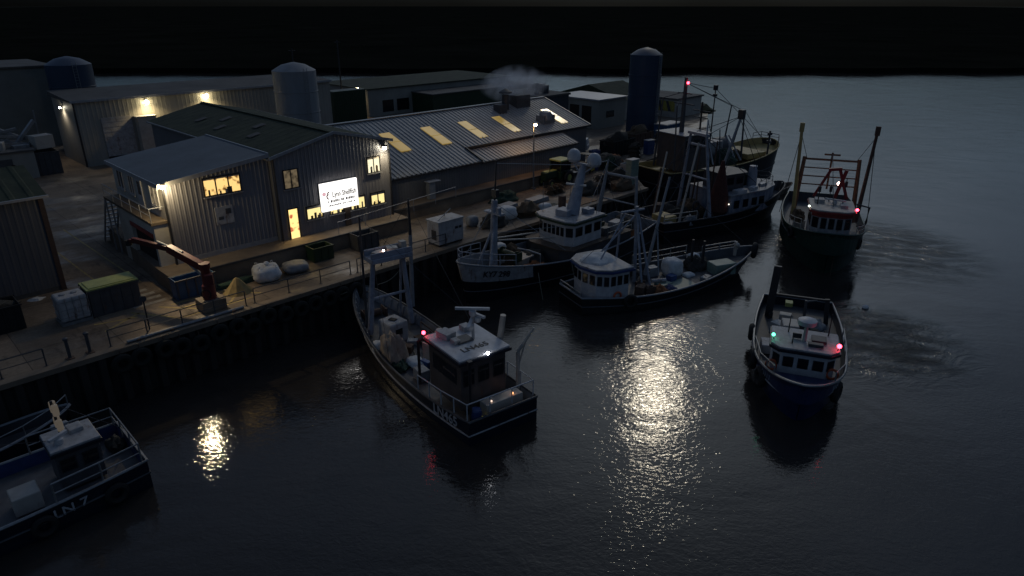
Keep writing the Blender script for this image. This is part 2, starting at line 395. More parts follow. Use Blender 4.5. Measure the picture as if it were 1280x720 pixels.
# painted markings on the yard
def strip(name, pts, wd, m, z=Q+.005):
    mb = MB()
    for (a0,b0),(a1,b1) in pts:
        p0, p1 = W(a0,b0), W(a1,b1); d = (p1-p0).normalized(); n = Vector((-d.y,d.x,0))*wd/2
        mb.add([(p0+n).xy.to_tuple()+(z,), (p0-n).xy.to_tuple()+(z,), (p1-n).xy.to_tuple()+(z,), (p1+n).xy.to_tuple()+(z,)], [(0,1,2,3)])
    return struct(name, mb, m)
strip('yellow_line', [((11.0,49.2),(10.4,68)),((13.1,50.3),(12.6,68))], .13, M['paint_y'])
strip('white_hatching', [((10.9,48.6+.0),(12.9,48.6)),((11.0,47.7),(13.1,47.7)),((11.1,46.8),(13.2,46.8)),((11.2,45.9),(13.2,45.9))], .42, M['paint_w'])
strip('yellow_hatching', [((8.6,44.9),(10.9,44.2)),((8.8,43.4),(11.2,44.8)),((10.8,45.2),(12.6,42.4)),((12.4,44.9),(14.6,42.2)),((13.4,43.7),(17.2,43.4)),((12.6,42.2),(17.6,42.1)),((13.1,44.7),(17.9,44.4)),((15.9,42.2),(17.7,44.3)),((16.4,44.4),(18.2,42.4))], .17, M['paint_y'])

# quay wall: sheet piles with a cap
q = MB(); prof = []
a = -60.
while a < 61:
    prof += [(a,40.72),(a+.35,40.72),(a+.5,40.38),(a+.85,40.38)]; a += 1.
prof = [x for x in prof if x[0] <= 61]
vs = [W(x,y,-1.5) for x,y in prof] + [W(x,y,Q-.28) for x,y in prof]; n = len(prof)
q.add(vs, [(i,i+1,n+i+1,n+i) for i in range(n-1)])
quay_wall = tag(q.build('quay_wall', M['quaywall'], None, False), 'dark weedy steel sheet pile wall holding up the quay above the water', 'quay wall')
c = MB(); c.bar(W(-60,40.62,Q-.13), W(61,40.62,Q-.13), .62, .3); c.build('capping_beam', M['concrete'], quay_wall, False)

# ---------------------------------------------------------------- lamps
def wall_lamp(loc, rz, label, glass, energy, color, group='lit wall lamps', r=.15, tilt=.1, kind='SPOT', off=.5):
    t = thing('wall_lamp', label, 'wall lamp', loc, rz, group)
    b = MB(); b.box((0,-.2,.17),(.34,.42,.1)); b.box((0,-.03,.1),(.2,.06,.3)); b.build('housing', M['trim'], t, False)
    l = MB(); l.sphere((0,-.26,0), r, 12, 8); l.build('lens', glass, t)
    light('lamp_light', kind, (0,-off,-.2), energy, color, t, aim=(0,tilt,-1), size=.15, angle=158, blend=.9)
    return t
WARM = (1.,.78,.42)

# ---------------------------------------------------------------- two-storey lean-to office block
lb = thing('office_block', 'two storey grey block with sloping dark roof, left end balcony and three lit panes', 'building', W(15.2,48.6,PLAT))
LW, LD = 7.68, 10.6
zt = lambda x: 5.72 + .9*x/LW
b = MB(); b.prism([(0,.05),(LW,.05),(LW,LD),(0,LD)], -1.15, lambda x, y: zt(x))
b.build('wall', M['render_'], lb, False)
corr_wall(0, LW, .05, .35, lambda x: zt(x)).build('cladding', M['clad'], lb, False)
b = MB(); b.b2(-.02,LW,-.01,.045,0,.34); b.build('plinth', M['fascia'], lb, False)
rf = MB(); rf.prism([(-.35,-.3),(LW-.02,-.3),(LW-.02,LD+.2),(-.35,LD+.2)], lambda x,y: zt(x)+.04, lambda x,y: zt(x)+.17)
rf = rf.build('roof', M['flatroof'], lb, False)
f = MB(); f.bar((-.37,-.33,zt(-.37)+.06),(LW-.02,-.33,zt(LW)+.06),.06,.3); f.bar((-.38,-.3,zt(-.38)+.04),(-.38,LD+.2,zt(-.38)+.04),.06,.28)
f.bar((LW-.05,-.3,zt(LW)+.2),(LW-.05,LD+.2,zt(LW)+.2),.1,.08)
f.build('fascia', M['fascia'], rf, False)
f = MB(); f.b2(-.06,.06,-.06,.06,-1.1,zt(0)); f.build('corner_flashing', M['trim'], lb, False)
window(lb, 2.65, 5.4, 4.35, 5.72, .0, 3, G['lit'], M['trim'], fw=.09)
# board with a picture
bd = MB(); bd.b2(3.2,4.5,-.075,-.005,2.2,3.5); bd = bd.build('notice_board', M['white2'], lb, False)
pc = MB(); pc.b2(3.38,3.75,-.085,-.078,2.55,2.78); pc.b2(3.95,4.35,-.085,-.078,2.9,3.3); pc.build('picture', M['dgrey'], bd, False)
# left end: porch below, balcony above
BE = LD-.2
po = MB(); po.b2(-.95,-.01,5.3,7.9,-1.19,3.0); po.b2(-.95,-.01,.3,.7,-1.19,3.0); po.b2(-.95,-.01,.72,5.28,2.3,3.0)
po = po.build('porch', M['render_'], lb, False)
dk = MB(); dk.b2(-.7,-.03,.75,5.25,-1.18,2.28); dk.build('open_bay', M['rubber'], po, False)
ln = MB(); ln.b2(-1.02,-.955,.72,5.28,2.0,2.32); ln.build('lintel', M['redp'], po, False)
ba = MB(); ba.b2(-1.1,-.01,.2,BE,3.02,3.2); ba = ba.build('balcony', M['wood'], lb, False)
ra = MB()
for y in (.25, 2.2, 4.2, 6.2, 8.2, BE-.1): ra.tube((-1.04,y,3.2),(-1.04,y,4.2),.03)
for z in (3.7,4.2): ra.tube((-1.04,.25,z),(-1.04,BE-.1,z),.025)
ra.tube((-1.04,.25,4.2),(-.1,.25,4.2),.025)
ra.build('balcony_rail', M['fascia'], ba)
po2 = MB()
for y in (8.9, BE-.1): po2.tube((-1.04,y,-1.15),(-1.04,y,3.0),.06)
po2.build('balcony_post', M['fascia'], ba)
window(lb, 1.0, 2.5, 3.9, 5.35, 0, 2, G['dim'], M['white'], face='l')
window(lb, 8.2, 9.6, 3.9, 5.35, 0, 2, M['glass'], M['white'], face='l')
d = MB(); d.b2(-.09,-.01,4.2,5.2,3.21,5.4); d = d.build('balcony_door', M['white'], lb, False)
dg = MB(); dg.b2(-.1,-.092,4.4,5.0,4.2,5.2); dg.build('pane', M['glass'], d, False)
window(lb, 5.9, 7.0, 3.9, 5.35, 0, 2, M['glass'], M['white'], face='l')
st = MB()
for k in range(11): st.b2(-1.0,-.05,BE+.05+k*.27,BE+.35+k*.27,2.9-k*.38,2.96-k*.38)
st.bar((-1.0,BE+.02,3.0),(-1.0,BE+3.0,-1.15),.06,.25); st.bar((-.05,BE+.02,3.0),(-.05,BE+3.0,-1.15),.06,.25)
st.build('outside_stair', M['steel'], ba, False)
wall_lamp(W(15.25,48.55,10.15), R(18), 'lit lamp on the front corner under the flat roof edge, beside the balcony', G['lampw'], 240, WARM, kind='POINT', off=.65)
light('yard_floodlight', 'SPOT', (-.2,-.6,5.4), 1500, (1.,.8,.5), lb, aim=(-.2,-6.5,-5.6), size=.15, angle=75, blend=1.)

# ---------------------------------------------------------------- gabled main building with the sign
mb_ = thing('gabled_factory', 'gabled grey building with mossy roof, lit white sign and row of lit windows', 'building', W(22.9,48.1,PLAT))
GW, GD = 10.5, 24.5
ez, rz_ = 6.45, 7.65
zg = lambda x: rz_ - abs(x-GW/2)/(GW/2)*(rz_-ez)
b = MB(); b.add([(0,.06,0),(GW,.06,0),(GW,.06,ez),(GW/2,.06,rz_),(0,.06,ez),(0,GD,0),(GW,GD,0),(GW,GD,ez),(GW/2,GD,rz_),(0,GD,ez)],
  [(0,1,2,3,4),(9,8,7,6,5),(0,5,6,1),(1,6,7,2),(2,7,8,3),(3,8,9,4),(4,9,5,0)])
b.build('wall', M['clad2'], mb_, False)
cw = MB(); A_ = corr_wall(0, GW/2, .06, .0, zg); cw.add(A_.v, A_.f); A_ = corr_wall(GW/2, GW, .06, .0, zg); cw.add(A_.v, A_.f)
cw.build('cladding', M['clad'], mb_, False)
rl = corr_roof((-.25,GD+.3,ez+.02),(-.25,-.25,ez+.02),(GW/2,GD+.3,rz_+.08),(GW/2,-.25,rz_+.08), 1.05, .014)
r2 = corr_roof((GW+.25,-.25,ez+.02),(GW+.25,GD+.3,ez+.02),(GW/2,-.25,rz_+.08),(GW/2,GD+.3,rz_+.08), 1.05, .014)
rl.add(r2.v, r2.f); rl = rl.build('roof', M['moss'], mb_, False)
f = MB()
f.bar((-.28,-.28,ez+.02),(GW/2,-.28,rz_+.1),.07,.22); f.bar((GW+.28,-.28,ez+.02),(GW/2,-.28,rz_+.1),.07,.22)
f.build('verge', M['fascia'], rl, False)
f = MB(); f.bar((-.3,-.2,ez-.06),(-.3,GD+.2,ez-.06),.14,.12); f.bar((GW+.3,-.2,ez-.06),(GW+.3,GD+.2,ez-.06),.14,.12); f.build('gutter', M['steel'], rl, False)
f = MB(); f.bar((GW/2,-.3,rz_+.13),(GW/2,GD+.3,rz_+.13),.4,.06); f.build('ridge_cap', M['moss'], rl, False)
for k, (yy, xx) in enumerate(((6.5,1.6),(8.5,3.1),(12.5,1.4),(14.6,2.9),(17.5,1.8))):
    s = MB(); z0 = ez+.16+(xx)/(GW/2)*(rz_-ez); dz = (rz_-ez)/(GW/2)*1.0
    s.add([(xx,yy,z0),(xx,yy+.8,z0),(xx+1.,yy+.8,z0+dz),(xx+1.,yy,z0+dz)] , [(3,2,1,0)])
    s.add([(xx,yy,z0-.08),(xx,yy+.8,z0-.08),(xx+1.,yy+.8,z0+dz-.08),(xx+1.,yy,z0+dz-.08)], [(0,1,2,3)])
    s.build('rooflight', M['felt'], rl, False)
for x in (.09, GW-.06):
    f = MB(); f.tube((x,-.08,.0),(x,-.08,ez-.1),.075); f.build('downpipe', M['trim'], mb_)
window(mb_, .75, 2.0, 3.95, 5.45, 0, 2, G['dim'], M['trim'])
window(mb_, 8.2, 9.5, 3.95, 5.35, 0, 2, glow('lit_white_room',(1.,.9,.6),1.2,(.3,.3,.16),5.,.38,.6), M['trim'])
for x0,x1,n in ((2.3,3.75,1),(4.35,5.65,1),(6.3,7.75,1),(8.3,9.75,2)):
    window(mb_, x0, x1, 1.2, 2.32, 0, n, G['litw'], M['trim'] , fw=.08)
dr = MB(); dr.b2(.72,.8,-.1,-.0,0,2.36); dr.b2(1.55,1.63,-.1,0,0,2.36); dr.b2(.72,1.63,-.1,0,2.365,2.45); dr = dr.build('lit_doorway', M['trim'], mb_, False)
pn = MB(); pn.b2(.8,1.55,-.03,-.005,.02,2.36); pn.build('open_door_light', G['litdoor'], dr, False)
d = MB(); d.b2(5.72,6.24,-.09,-.005,.0,2.25); d.build('side_door', M['deckb'], mb_, False)
sg = MB(); sg.b2(3.6,6.95,-.3,-.08,1.62+.02,3.9); sg = sg.build('sign_board', G['sign'], mb_, False)
sf = MB(); sf.b2(3.55,7.0,-.085,-.052,1.6,3.94); sf.build('sign_back', M['trim'], sg, False)
text('Lynn Shellfish', .62, (5.68,-.31,2.9), (1,0,0), (0,0,1), M['ink'], sg, sx=.66)
e = MB(); random.seed(3)
x = 4.3
for row, (z, h, xe) in enumerate(((2.3,.2,6.6),(2.0,.13,6.6))):   # the two lines below are too small to read
    x = 4.15
    while x < xe:
        ww = random.uniform(.06,.13)
        e.b2(x, x+ww, -.315, -.302, z, z+h*random.choice((1,1,.8))); x += ww + (.16 if random.random() < .2 else .045)
e.build('small_lettering', M['dgrey'], sg, False)
e = MB(); e.path([(4.30,-.31,3.2),(4.18,-.31,3.1),(4.08,-.31,2.9),(4.11,-.31,2.68),(4.24,-.31,2.62)], .055, 6); e.path([(4.13,-.31,2.95),(4.26,-.31,2.98)], .05, 6); e.build('red_shrimp_emblem', M['inkr'], sg)
e = MB(); e.lathe([(.001,-.315),(.17,-.315),(.17,-.302),(.001,-.302)], (3.86,0,3.07), 12, 'y'); e.build('pale_emblem', G['emblem'], sg, False)
light('sign_glow', 'AREA', (5.3,-.5,2.8), 14, (1,.95,.9), mb_, aim=(0,-1,-.4), size=1.5)
light('doorway_glow', 'SPOT', (1.17,-.06,2.0), 150, (1.,.72,.3), mb_, aim=(0,-1,-1.3), size=.25, angle=110)
wall_lamp(W(32.75,48.0,10.45), R(45), 'lit lamp on the gable corner next to the long ribbed roof', G['lampw'], 260, (1.,.85,.55), off=.65)
hr = thing('handrail', 'thin pale handrail along the platform in front of the gabled building', 'handrail', W(27,46.55,PLAT))
h = MB(); h.tube((0,0,1.0),(14,2.0,1.0),.025); h.build('rail', M['fascia'], hr)
h = MB()
for k in range(6): h.tube((k*2.8,k*.4,0),(k*2.8,k*.4,1.0),.025)
h.build('post', M['fascia'], hr)

# ---------------------------------------------------------------- long warehouse with rooflights
wh = thing('long_warehouse', 'long low warehouse with ribbed grey metal roof and yellowed rooflights', 'warehouse', W(33.6,50.7,PLAT))
WL = 32.6; e0 = 2.45; sl = .3465; yr = 10.1; zr = e0+sl*yr; y1 = 2.6; z1 = e0+sl*y1+.06
b = MB(); LX = 12.6; LE = 27.6
b.b2(0,LX,.05,yr*2,-1.2,e0-.05)
b.b2(LX,WL,y1+.02,yr*2,-1.2,e0-.02)
b.add([(WL-.1,y1,e0-.1),(WL-.1,2*yr-.05,e0-.1),(WL-.1,yr,zr-.1),(.1,y1,e0-.1),(.1,2*yr-.05,e0-.1),(.1,yr,zr-.1)], [(0,1,2),(5,4,3),(3,4,1,0),(1,4,5,2),(0,2,5,3)])
b.b2(LX,WL,y1,y1+.03,e0-.1,z1)
b.build('wall', M['clad2'], wh, False)
c1 = corr_wall(0, LX, .05, -.0, lambda x: e0-.02); c1.build('cladding', M['clad2'], wh, False)
c2 = MB(); c2.b2(LX,LE,.05,y1-.02,-1.2,e0-.2); A_ = corr_wall(LX,LE,.05,-1.2,lambda x: e0-.16); c2.add(A_.v,A_.f)
lt = c2.build('side_aisle', M['clad2'], wh, False)
a1 = corr_roof((-.2,-.2,e0-.07),(LX+.1,-.2,e0-.07),(-.2,yr,zr),(LX+.1,yr,zr), .52, .07)
a2 = corr_roof((LX+.1,y1-.25,z1-.09+.06),(WL+.3,y1-.25,z1-.09+.06),(LX+.1,yr,zr),(WL+.3,yr,zr), .52, .07)
a3 = corr_roof((WL+.3,2*yr+.2,e0),(-.2,2*yr+.2,e0),(WL+.3,yr,zr),(-.2,yr,zr), .52, .07)
for k in (a2,a3): a1.add(k.v,k.f)
wr = a1.build('roof', M['steelroof'], wh, False)
al = corr_roof((LX+.16,-.2,e0-.18),(LE+.1,-.2,e0-.18),(LX+.16,y1-.3,e0+.62),(LE+.1,y1-.3,e0+.62), .52, .07)
al.build('roof', M['steelroof'], lt, False)
f = MB(); f.bar((LX-.0,y1-.34,z1-.08),(WL+.3,y1-.34,z1-.08),.2,.2); f.bar((LX+.06,y1-.3,z1-.02),(LX+.06,-.24,e0-.02),.14,.16)
f.bar((-.2,-.28,e0-.16),(LX+.1,-.28,e0-.16),.16,.14); f.bar((LX,-.28,e0-.28),(LE+.1,-.28,e0-.28),.14,.14)
f.build('gutter', M['trim'], wr, False)
f = MB(); f.bar((-.2,yr,zr+.09),(WL+.3,yr,zr+.09),.5,.07); f.bar((WL+.32,y1-.3,z1),(WL+.32,yr,zr+.04),.12,.16); f.build('ridge_cap', M['steel'], wr, False)
slope = lambda y: e0+sl*y+.17
for xx in (6.1,11.3,16.4,21.5,29.7):
    for ya, yb in ((3.55,5.2),(5.32,7.1)):
        s = MB(); s.add([(xx-.62,ya,slope(ya)),(xx+.62,ya,slope(ya)),(xx+.62,yb,slope(yb)),(xx-.62,yb,slope(yb)),
                         (xx-.62,ya,slope(ya)-.08),(xx+.62,ya,slope(ya)-.08),(xx+.62,yb,slope(yb)-.08),(xx-.62,yb,slope(yb)-.08)],
                        [(0,1,2,3),(7,6,5,4),(0,4,5,1),(2,6,7,3),(1,5,6,2),(3,7,4,0)])
        s.build('rooflight', G['frp'], wr, False)
cl = MB(); cl.b2(26.3,28.3,4.0,5.2,slope(4)-.2,slope(5.2)+.5); cl.lathe([(.75,-.2),(.75,.5),(.6,.75),(.2,.85)], (27.2,4.5,slope(4.6)+.35), 14)
cl.build('roof_vent', M['steel'], wr)
cl = MB(); cl.tube((24.6,8.6,slope(8.6)-.3),(24.6,8.6,slope(8.6)+1.5),.45,.45,14); cl.lathe([(.8,0),(.75,.15),(.1,.5)], (24.6,8.6,slope(8.6)+1.7), 14)
cl.build('chimney', M['dgrey'], wr)
for q0 in ((26.2,28.6,8.3,9.6,slope(8.3)-.2,slope(9.6)+.9),(22.8,23.9,7.6,8.8,slope(7.6)-.2,slope(8.8)+.5)):
    cl = MB(); cl.b2(*q0); cl.build('extractor_box', M['dgrey'], wr, False, bevel=.05)

lp = thing('lamp_post', 'tall thin lamp post with one lit orange lamp in front of the long ribbed roof', 'lamp post', W(51.9,48.7,PLAT-1.2))
b = MB(); b.tube((0,0,0),(0,0,6.6),.09,.06); b.box((0,0,.08),(.4,.4,.16)); b.build('pole', M['steel'], lp)
b = MB(); b.tube((0,0,6.6),(-.05,-.25,6.85),.05); b.box((-.05,-.3,6.95),(.3,.55,.12)); b.build('lamp_head', M['steel'], lp)
b = MB(); b.sphere((-.05,-.25,6.78),.16); b.build('lens', G['lampo'], lp)
light('lamp_light', 'POINT', (.1,.9,6.2), 130, (1.,.55,.22), lp, size=.2)

# steam from the chimney
m, nt, pb = nodes('steam_cloud')
nt.nodes.remove(pb)
pv = nt.nodes.new('ShaderNodeVolumePrincipled'); pv.inputs['Color'].default_value = (.95,.96,.98,1)
tc = nt.nodes.new('ShaderNodeTexCoord'); nn = nt.nodes.new('ShaderNodeTexNoise'); nn.inputs['Scale'].default_value = .8; nn.inputs['Detail'].default_value = 5
rp = nt.nodes.new('ShaderNodeMapRange'); rp.inputs['From Min'].default_value = .36; rp.inputs['From Max'].default_value = .75; rp.inputs['To Max'].default_value = 1.1
nt.links.new(tc.outputs['Object'], nn.inputs['Vector']); nt.links.new(nn.outputs['Fac'], rp.inputs['Value']); nt.links.new(rp.outputs['Result'], pv.inputs['Density'])
nt.links.new(pv.outputs['Volume'], nt.nodes['Material Output'].inputs['Volume'])
gm = nt.nodes.new('ShaderNodeVectorMath'); gm.operation = 'DISTANCE'; gm.inputs[1].default_value = (.5,.5,.5); nt.links.new(tc.outputs['Generated'], gm.inputs[0])
fo = nt.nodes.new('ShaderNodeMapRange'); fo.inputs['From Min'].default_value = .12; fo.inputs['From Max'].default_value = .47; fo.inputs['To Min'].default_value = 1.; fo.inputs['To Max'].default_value = 0.
nt.links.new(gm.outputs['Value'], fo.inputs['Value']); mu = nt.nodes.new('ShaderNodeMath'); mu.operation = 'MULTIPLY'
nt.links.new(fo.outputs['Result'], mu.inputs[0]); nt.links.new(rp.outputs['Result'], mu.inputs[1]); nt.links.new(mu.outputs[0], pv.inputs['Density'])
sm = MB(); sm.lathe([(max(.01,math.cos(-math.pi/2+math.pi*k/10)), math.sin(-math.pi/2+math.pi*k/10)) for k in range(11)], (0,0,0), 20)
sm.v = [(x*5.0, y*3.2, z*2.4+x*.8) for x,y,z in sm.v]
s = sm.build('steam', m); s.location = W(33.6+27.6, 50.7+10.0, PLAT+slope(8.6)+2.4); s.rotation_euler = (0,0,R(20))
tag(s, 'plume of grey steam drifting from the warehouse chimney', 'steam', kind='stuff')

# ---------------------------------------------------------------- other buildings
sh = thing('dark_shed', 'large dark grey shed at the left edge with a mossy roof and pale eaves line', 'shed', W(9.0,52.6,Q))
b = MB(); b.add([(-40,.05,0),(0,.05,0),(0,.05,6.65),(0,4.9,7.75),(0,9.8,6.65),(0,9.8,0),(-40,.05,6.65),(-40,4.9,7.75),(-40,9.8,6.65),(-40,9.8,0)],
   [(0,1,2,6),(1,5,4,3,2),(5,9,8,4),(9,0,6,7,8),(2,3,7,6),(3,4,8,7),(0,9,5,1)]); b.build('wall', M['dgrey'], sh, False)
corr_wall(-40,0,.05,0.3,lambda x:6.6,.4,.015).build('cladding', mat('slate_cladding',(.085,.09,.11),(.06,.064,.078),.5,scale=.5,stretch=(1,1,.35)), sh, False)
rf = corr_roof((.3,-.3,6.62),(-40,-.3,6.62),(.3,4.9,7.84),(-40,4.9,7.84),1.05,.05); k = corr_roof((-40,10.1,6.62),(.3,10.1,6.62),(-40,4.9,7.84),(.3,4.9,7.84),1.05,.05); rf.add(k.v,k.f)
rf = rf.build('roof', M['moss'], sh, False)
f = MB(); f.bar((-40,-.36,6.6),(.34,-.36,6.6),.13,.16); f.build('gutter', M['fascia'], rf, False)
f = MB(); f.b2(-.25,.06,-.05,.3,0,6.55); f.build('corner_flashing', mat('rust_trim',(.06,.035,.03),(.03,.02,.02),.6), sh, False)

pb_ = thing('pale_warehouse', 'long pale warehouse with two lit wall lamps over a roller door and a side lamp', 'warehouse', W(21.5,94,Q))
PL, PD, PH = 34., 9.2, 7.55
b = MB(); b.b2(0,PL,0.05,PD,0,PH); b.build('wall', M['palewall'], pb_, False)
corr_wall(0,PL,.05,.0,lambda x:PH,.5,.012).build('cladding', M['palewall'], pb_, False)
b = MB(); b.prism([(-.3,-.3),(PL+.2,-.3),(PL+.2,PD+.3),(-.3,PD+.3)], PH+.02, lambda x,y: PH+.2+y*.045); rf = b.build('roof', M['felt'], pb_, False)
b = MB(); b.bar((-.3,-.34,PH+.1),(PL+.2,-.34,PH+.1),.06,.28); b.build('fascia', M['fascia'], rf, False)
b = MB(); b.b2(-.05,.12,-.05,.12,0,PH); b.build('corner_flashing', M['trim'], pb_, False)
d = MB()
for k in range(16): d.b2(2.6,6.0,-.1+(k%2)*.03,-.005,.9+k*.29,1.17+k*.29)
d = d.build('roller_door', M['white2'], pb_, False)
k = MB(); k.b2(2.6,6.0,-.06,-.003,.0,.88); k.build('door_gap', M['rubber'], d, False)
d = MB(); d.b2(25.2,27.6,-.06,-.012,1.4,6.4); d.build('lit_opening', glow('lit_pale_opening',(.8,.8,.66),.22,(.3,.3,.25),1.2,.4,.7), pb_, False)  # lamplight on the pale wall, put in as a dim glowing panel
d = MB(); d.b2(6.35,8.5,-1.2,-.01,0,5.3); d.build('pale_annex', M['cream'], pb_, False)
d = MB(); d.b2(6.2,8.6,-1.3,.02,5.32,5.42); d.build('annex_roof', M['fascia'], pb_, False)
wall_lamp(W(29.5,93.85,10.25), R(45), 'lit wall lamp on the pale warehouse, left one above the roller door', G['lamp'], 620, WARM, r=.24, off=.9)
wall_lamp(W(36.9,93.85,10.35), R(45), 'lit wall lamp on the pale warehouse behind the mossy ridge', G['lamp'], 620, WARM, r=.26, off=.9)
wall_lamp(W(21.42,98.6,9.9), R(-45), 'small pale lamp on the end wall of the pale warehouse', G['lampw'], 170, (1.,.85,.65), r=.12)

gb = thing('grey_hall', 'tall plain grey hall at the far left behind the scrap heap', 'building', W(-20,112,Q))
b = MB(); b.b2(0,44.2,0,14,0,10.4); b.build('wall', mat('grey_green_wall',(.2,.205,.19),(.14,.145,.13),.7,scale=.3), gb, False)
b = MB(); b.prism([(-.3,-.3),(44.5,-.3),(44.5,14.3),(-.3,14.3)], 10.42, 10.65); b.build('roof', M['felt'], gb, False)
b = MB(); b.b2(31,36.4,-.06,-.005,3.4,6.6); b.build('window', M['glass'], gb, False)
b = MB(); b.b2(20,25.5,-.08,-.005,0,4.2); b.build('roller_door', M['dgrey'], gb, False)
an = thing('low_store', 'low pale store with a flat roof beside the scrap heap at the far left', 'building', W(2,92,Q))
b = MB(); b.b2(0,14.2,0,8,0,3.0); b.build('wall', M['palewall'], an, False)
b = MB(); b.b2(-.2,14.4,-.2,8.2,3.02,3.2); b.build('roof', M['felt'], an, False)
b = MB(); b.b2(9,12,-.06,-.005,0,2.4); b.build('doorway', M['dgrey'], an, False)

def silo(name, label, a, b_, r, z1, m, z0=Q, bands=4):
    t = thing(name, label, 'silo', W(a,b_,z0))
    s = MB(); h = z1-z0; s.lathe([(r,0),(r,h),(r*.55,h+.7),(.15,h+1.0)], (0,0,0), 32); s.build('tank', m, t)
    for k in range(1,bands): s = MB(); s.torus((0,0,h*k/bands), r+.02, .05, 'z', 32, 6); s.build('band', m, t)
    s = MB()
    for x in (-.22,.22): s.tube((x,-r-.14,0),(x,-r-.14,h+.4),.03)
    for k in range(int(h/.35)): s.tube((-.22,-r-.14,.3+k*.35),(.22,-r-.14,.3+k*.35),.018)
    s.build('ladder', M['steel'], t)
    return t
silo('silo', 'pale grey concrete silo standing behind the mossy roof', 45.2, 85, 2.75, 13.6, mat('silo_concrete',(.27,.285,.3),(.17,.18,.19),.7,scale=.4,stretch=(1,1,.25)))
silo('silo', 'tall blue silo beside the small pale office near the quay end', 89.2, 61.1, 2.35, 14.6, M['siloblue'])
silo('silo', 'dark blue tank behind the end wall of the pale warehouse', 25.2, 107.5, 2.7, 14.2, M['siloblue'])

lo = thing('far_factory', 'long low pale factory with a lit corner lamp and dark openings behind the ribbed roof', 'building', W(68,103,Q))
b = MB(); b.b2(0,34,0,16,0,4.6); b.build('wall', M['palewall'], lo, False)
b = MB(); b.prism([(-.4,-.4),(34.4,-.4),(34.4,16.4),(-.4,16.4)], 4.62, lambda x,y: 4.8+.9*(1-abs(y-8)/8)); b.build('roof', M['moss'], lo, False)
b = MB(); b.b2(9.4,34.2,-6,-.02,0,3.4); b.build('extension', M['dgreen'], lo, False)
b = MB(); b.b2(9.2,34.4,-6.2,-.03,3.42,3.6); b.build('extension_roof', M['felt'], lo, False)
for x0,x1 in ((2.9,5.2),(6.0,8.6)):
    b = MB(); b.b2(x0,x1,-.06,-.004,.6,2.6); b.build('opening', M['glass'], lo, False)
for y0,y1 in ((3,5),(8,10)):
    b = MB(); b.b2(-.06,-.004,y0,y1,.6,2.6); b.build('opening', M['glass'], lo, False)
wall_lamp(W(67.9,105.5,8.0), R(-45), 'lit corner lamp on the far low factory', G['lamp'], 300, WARM, r=.2)
sk = thing('shipping_container', 'dark green container standing beside the pale silo', 'container', W(59.5,100,Q))
b = MB(); b.b2(0,6.1,0,2.5,.1,5.2); b.build('body', M['dgreen'], sk, False, bevel=.04)
b = MB()
for k in range(14): b.b2(.2+k*.42,.4+k*.42,-.05,-.002,.3,5.0)
b.build('rib', M['dgreen'], sk, False)
for loc, hh in ((W(66,108,Q), 12.5), (W(57.5,108,Q), 11.5)):
    t = thing('mast', 'thin dark mast behind the green container' if hh > 12 else 'thin dark mast close beside the pale silo', 'mast', loc)
    b = MB(); b.tube((0,0,0),(0,0,hh),.16,.1); b.build('pole', M['trim'], t); b = MB(); b.box((0,0,hh-.3),(1.2,.1,.1)); b.build('crossarm', M['trim'], t)

of = thing('quay_office', 'small pale flat roofed office with three dark openings below the blue silo', 'building', W(86.2,67.2,Q))
b = MB(); b.b2(0,7,0,9.4,0,4.3); b.build('wall', M['palewall'], of, False)
b = MB(); b.b2(-.3,7.2,-.3,9.6,4.32,4.55); b.build('roof', M['fascia'], of, False)
for k in range(3):
    b = MB(); b.b2(-.06,-.004,1.4+k*2.5,3.3+k*2.5,.5,3.4); b.build('opening', M['glass'], of, False)
b = MB(); b.b2(2,4,-.05,-.004,1.6,2.6); b.build('window', M['glass'], of, False)
gr = thing('green_roofed_store', 'low store with a dull green pitched roof behind the small pale office', 'building', W(96,70,Q))
b = MB(); b.b2(0,9,0,14,0,3.4); b.build('wall', M['cream'], gr, False)
b = MB(); b.add([(-.4,-.4,3.42),(9.4,-.4,3.42),(9.4,14.4,3.42),(-.4,14.4,3.42),(-.4,7,5.4),(9.4,7,5.4)], [(0,1,5,4),(2,3,4,5),(0,4,3),(1,2,5),(3,2,1,0)]); b.build('roof', M['moss'], gr, False)
ds = thing('dark_plant_house', 'dark boxy plant house behind the steaming end of the long warehouse', 'building', W(71,65.5,Q))
b = MB(); b.b2(0,6,0,8,0,6.2); b.build('wall', M['dgrey'], ds, False)
b = MB(); b.b2(-.2,6.2,-.2,8.2,6.22,6.5); b.build('roof', M['felt'], ds, False)
b = MB(); b.tube((1.4,2,6.5),(1.4,2,8.0),.35); b.build('roof_flue', M['dgrey'], ds); b = MB(); b.tube((3.2,2,6.5),(3.2,2,7.6),.5); b.build('roof_flue', M['dgrey'], ds); b = MB(); b.box((4.6,5,7.0),(1.6,2,.95)); b.build('roof_duct', M['dgrey'], ds)
ys = thing('yellow_store', 'low store with a bright yellow front band near the river end of the quay', 'building', W(105,65,Q))
b = MB(); b.b2(0,8,0,9,0,3.0); b.build('wall', M['cream'], ys, False)
b = MB(); b.b2(-.06,-.004,.4,8.6,1.0,2.7); b.build('yellow_band', M['yellow'], ys, False)
b = MB()
for k in range(5): b.add([(-.07,1.0+k*1.6,1.0),(-.07,1.6+k*1.6,1.0),(-.07,2.2+k*1.6,2.7),(-.07,1.7+k*1.6,2.7)], [(3,2,1,0)])
b.build('dark_stripe', M['dgrey'], ys, False)
b = MB(); b.b2(-.3,8.3,-.3,9.3,3.02,3.25); b.build('roof', M['felt'], ys, False)
mo = thing('spoil_mound', 'grassy earth mound behind the yellow fronted store', 'mound', W(116,73,Q-.3))
b = MB(); b.blob((0,0,0),(5,9,2.2),.3,4,24,10,0.); b.build('earth', mat('grassy_earth',(.09,.085,.04),(.04,.045,.02),.95,scale=1.,bump=.6,bscale=4), mo)
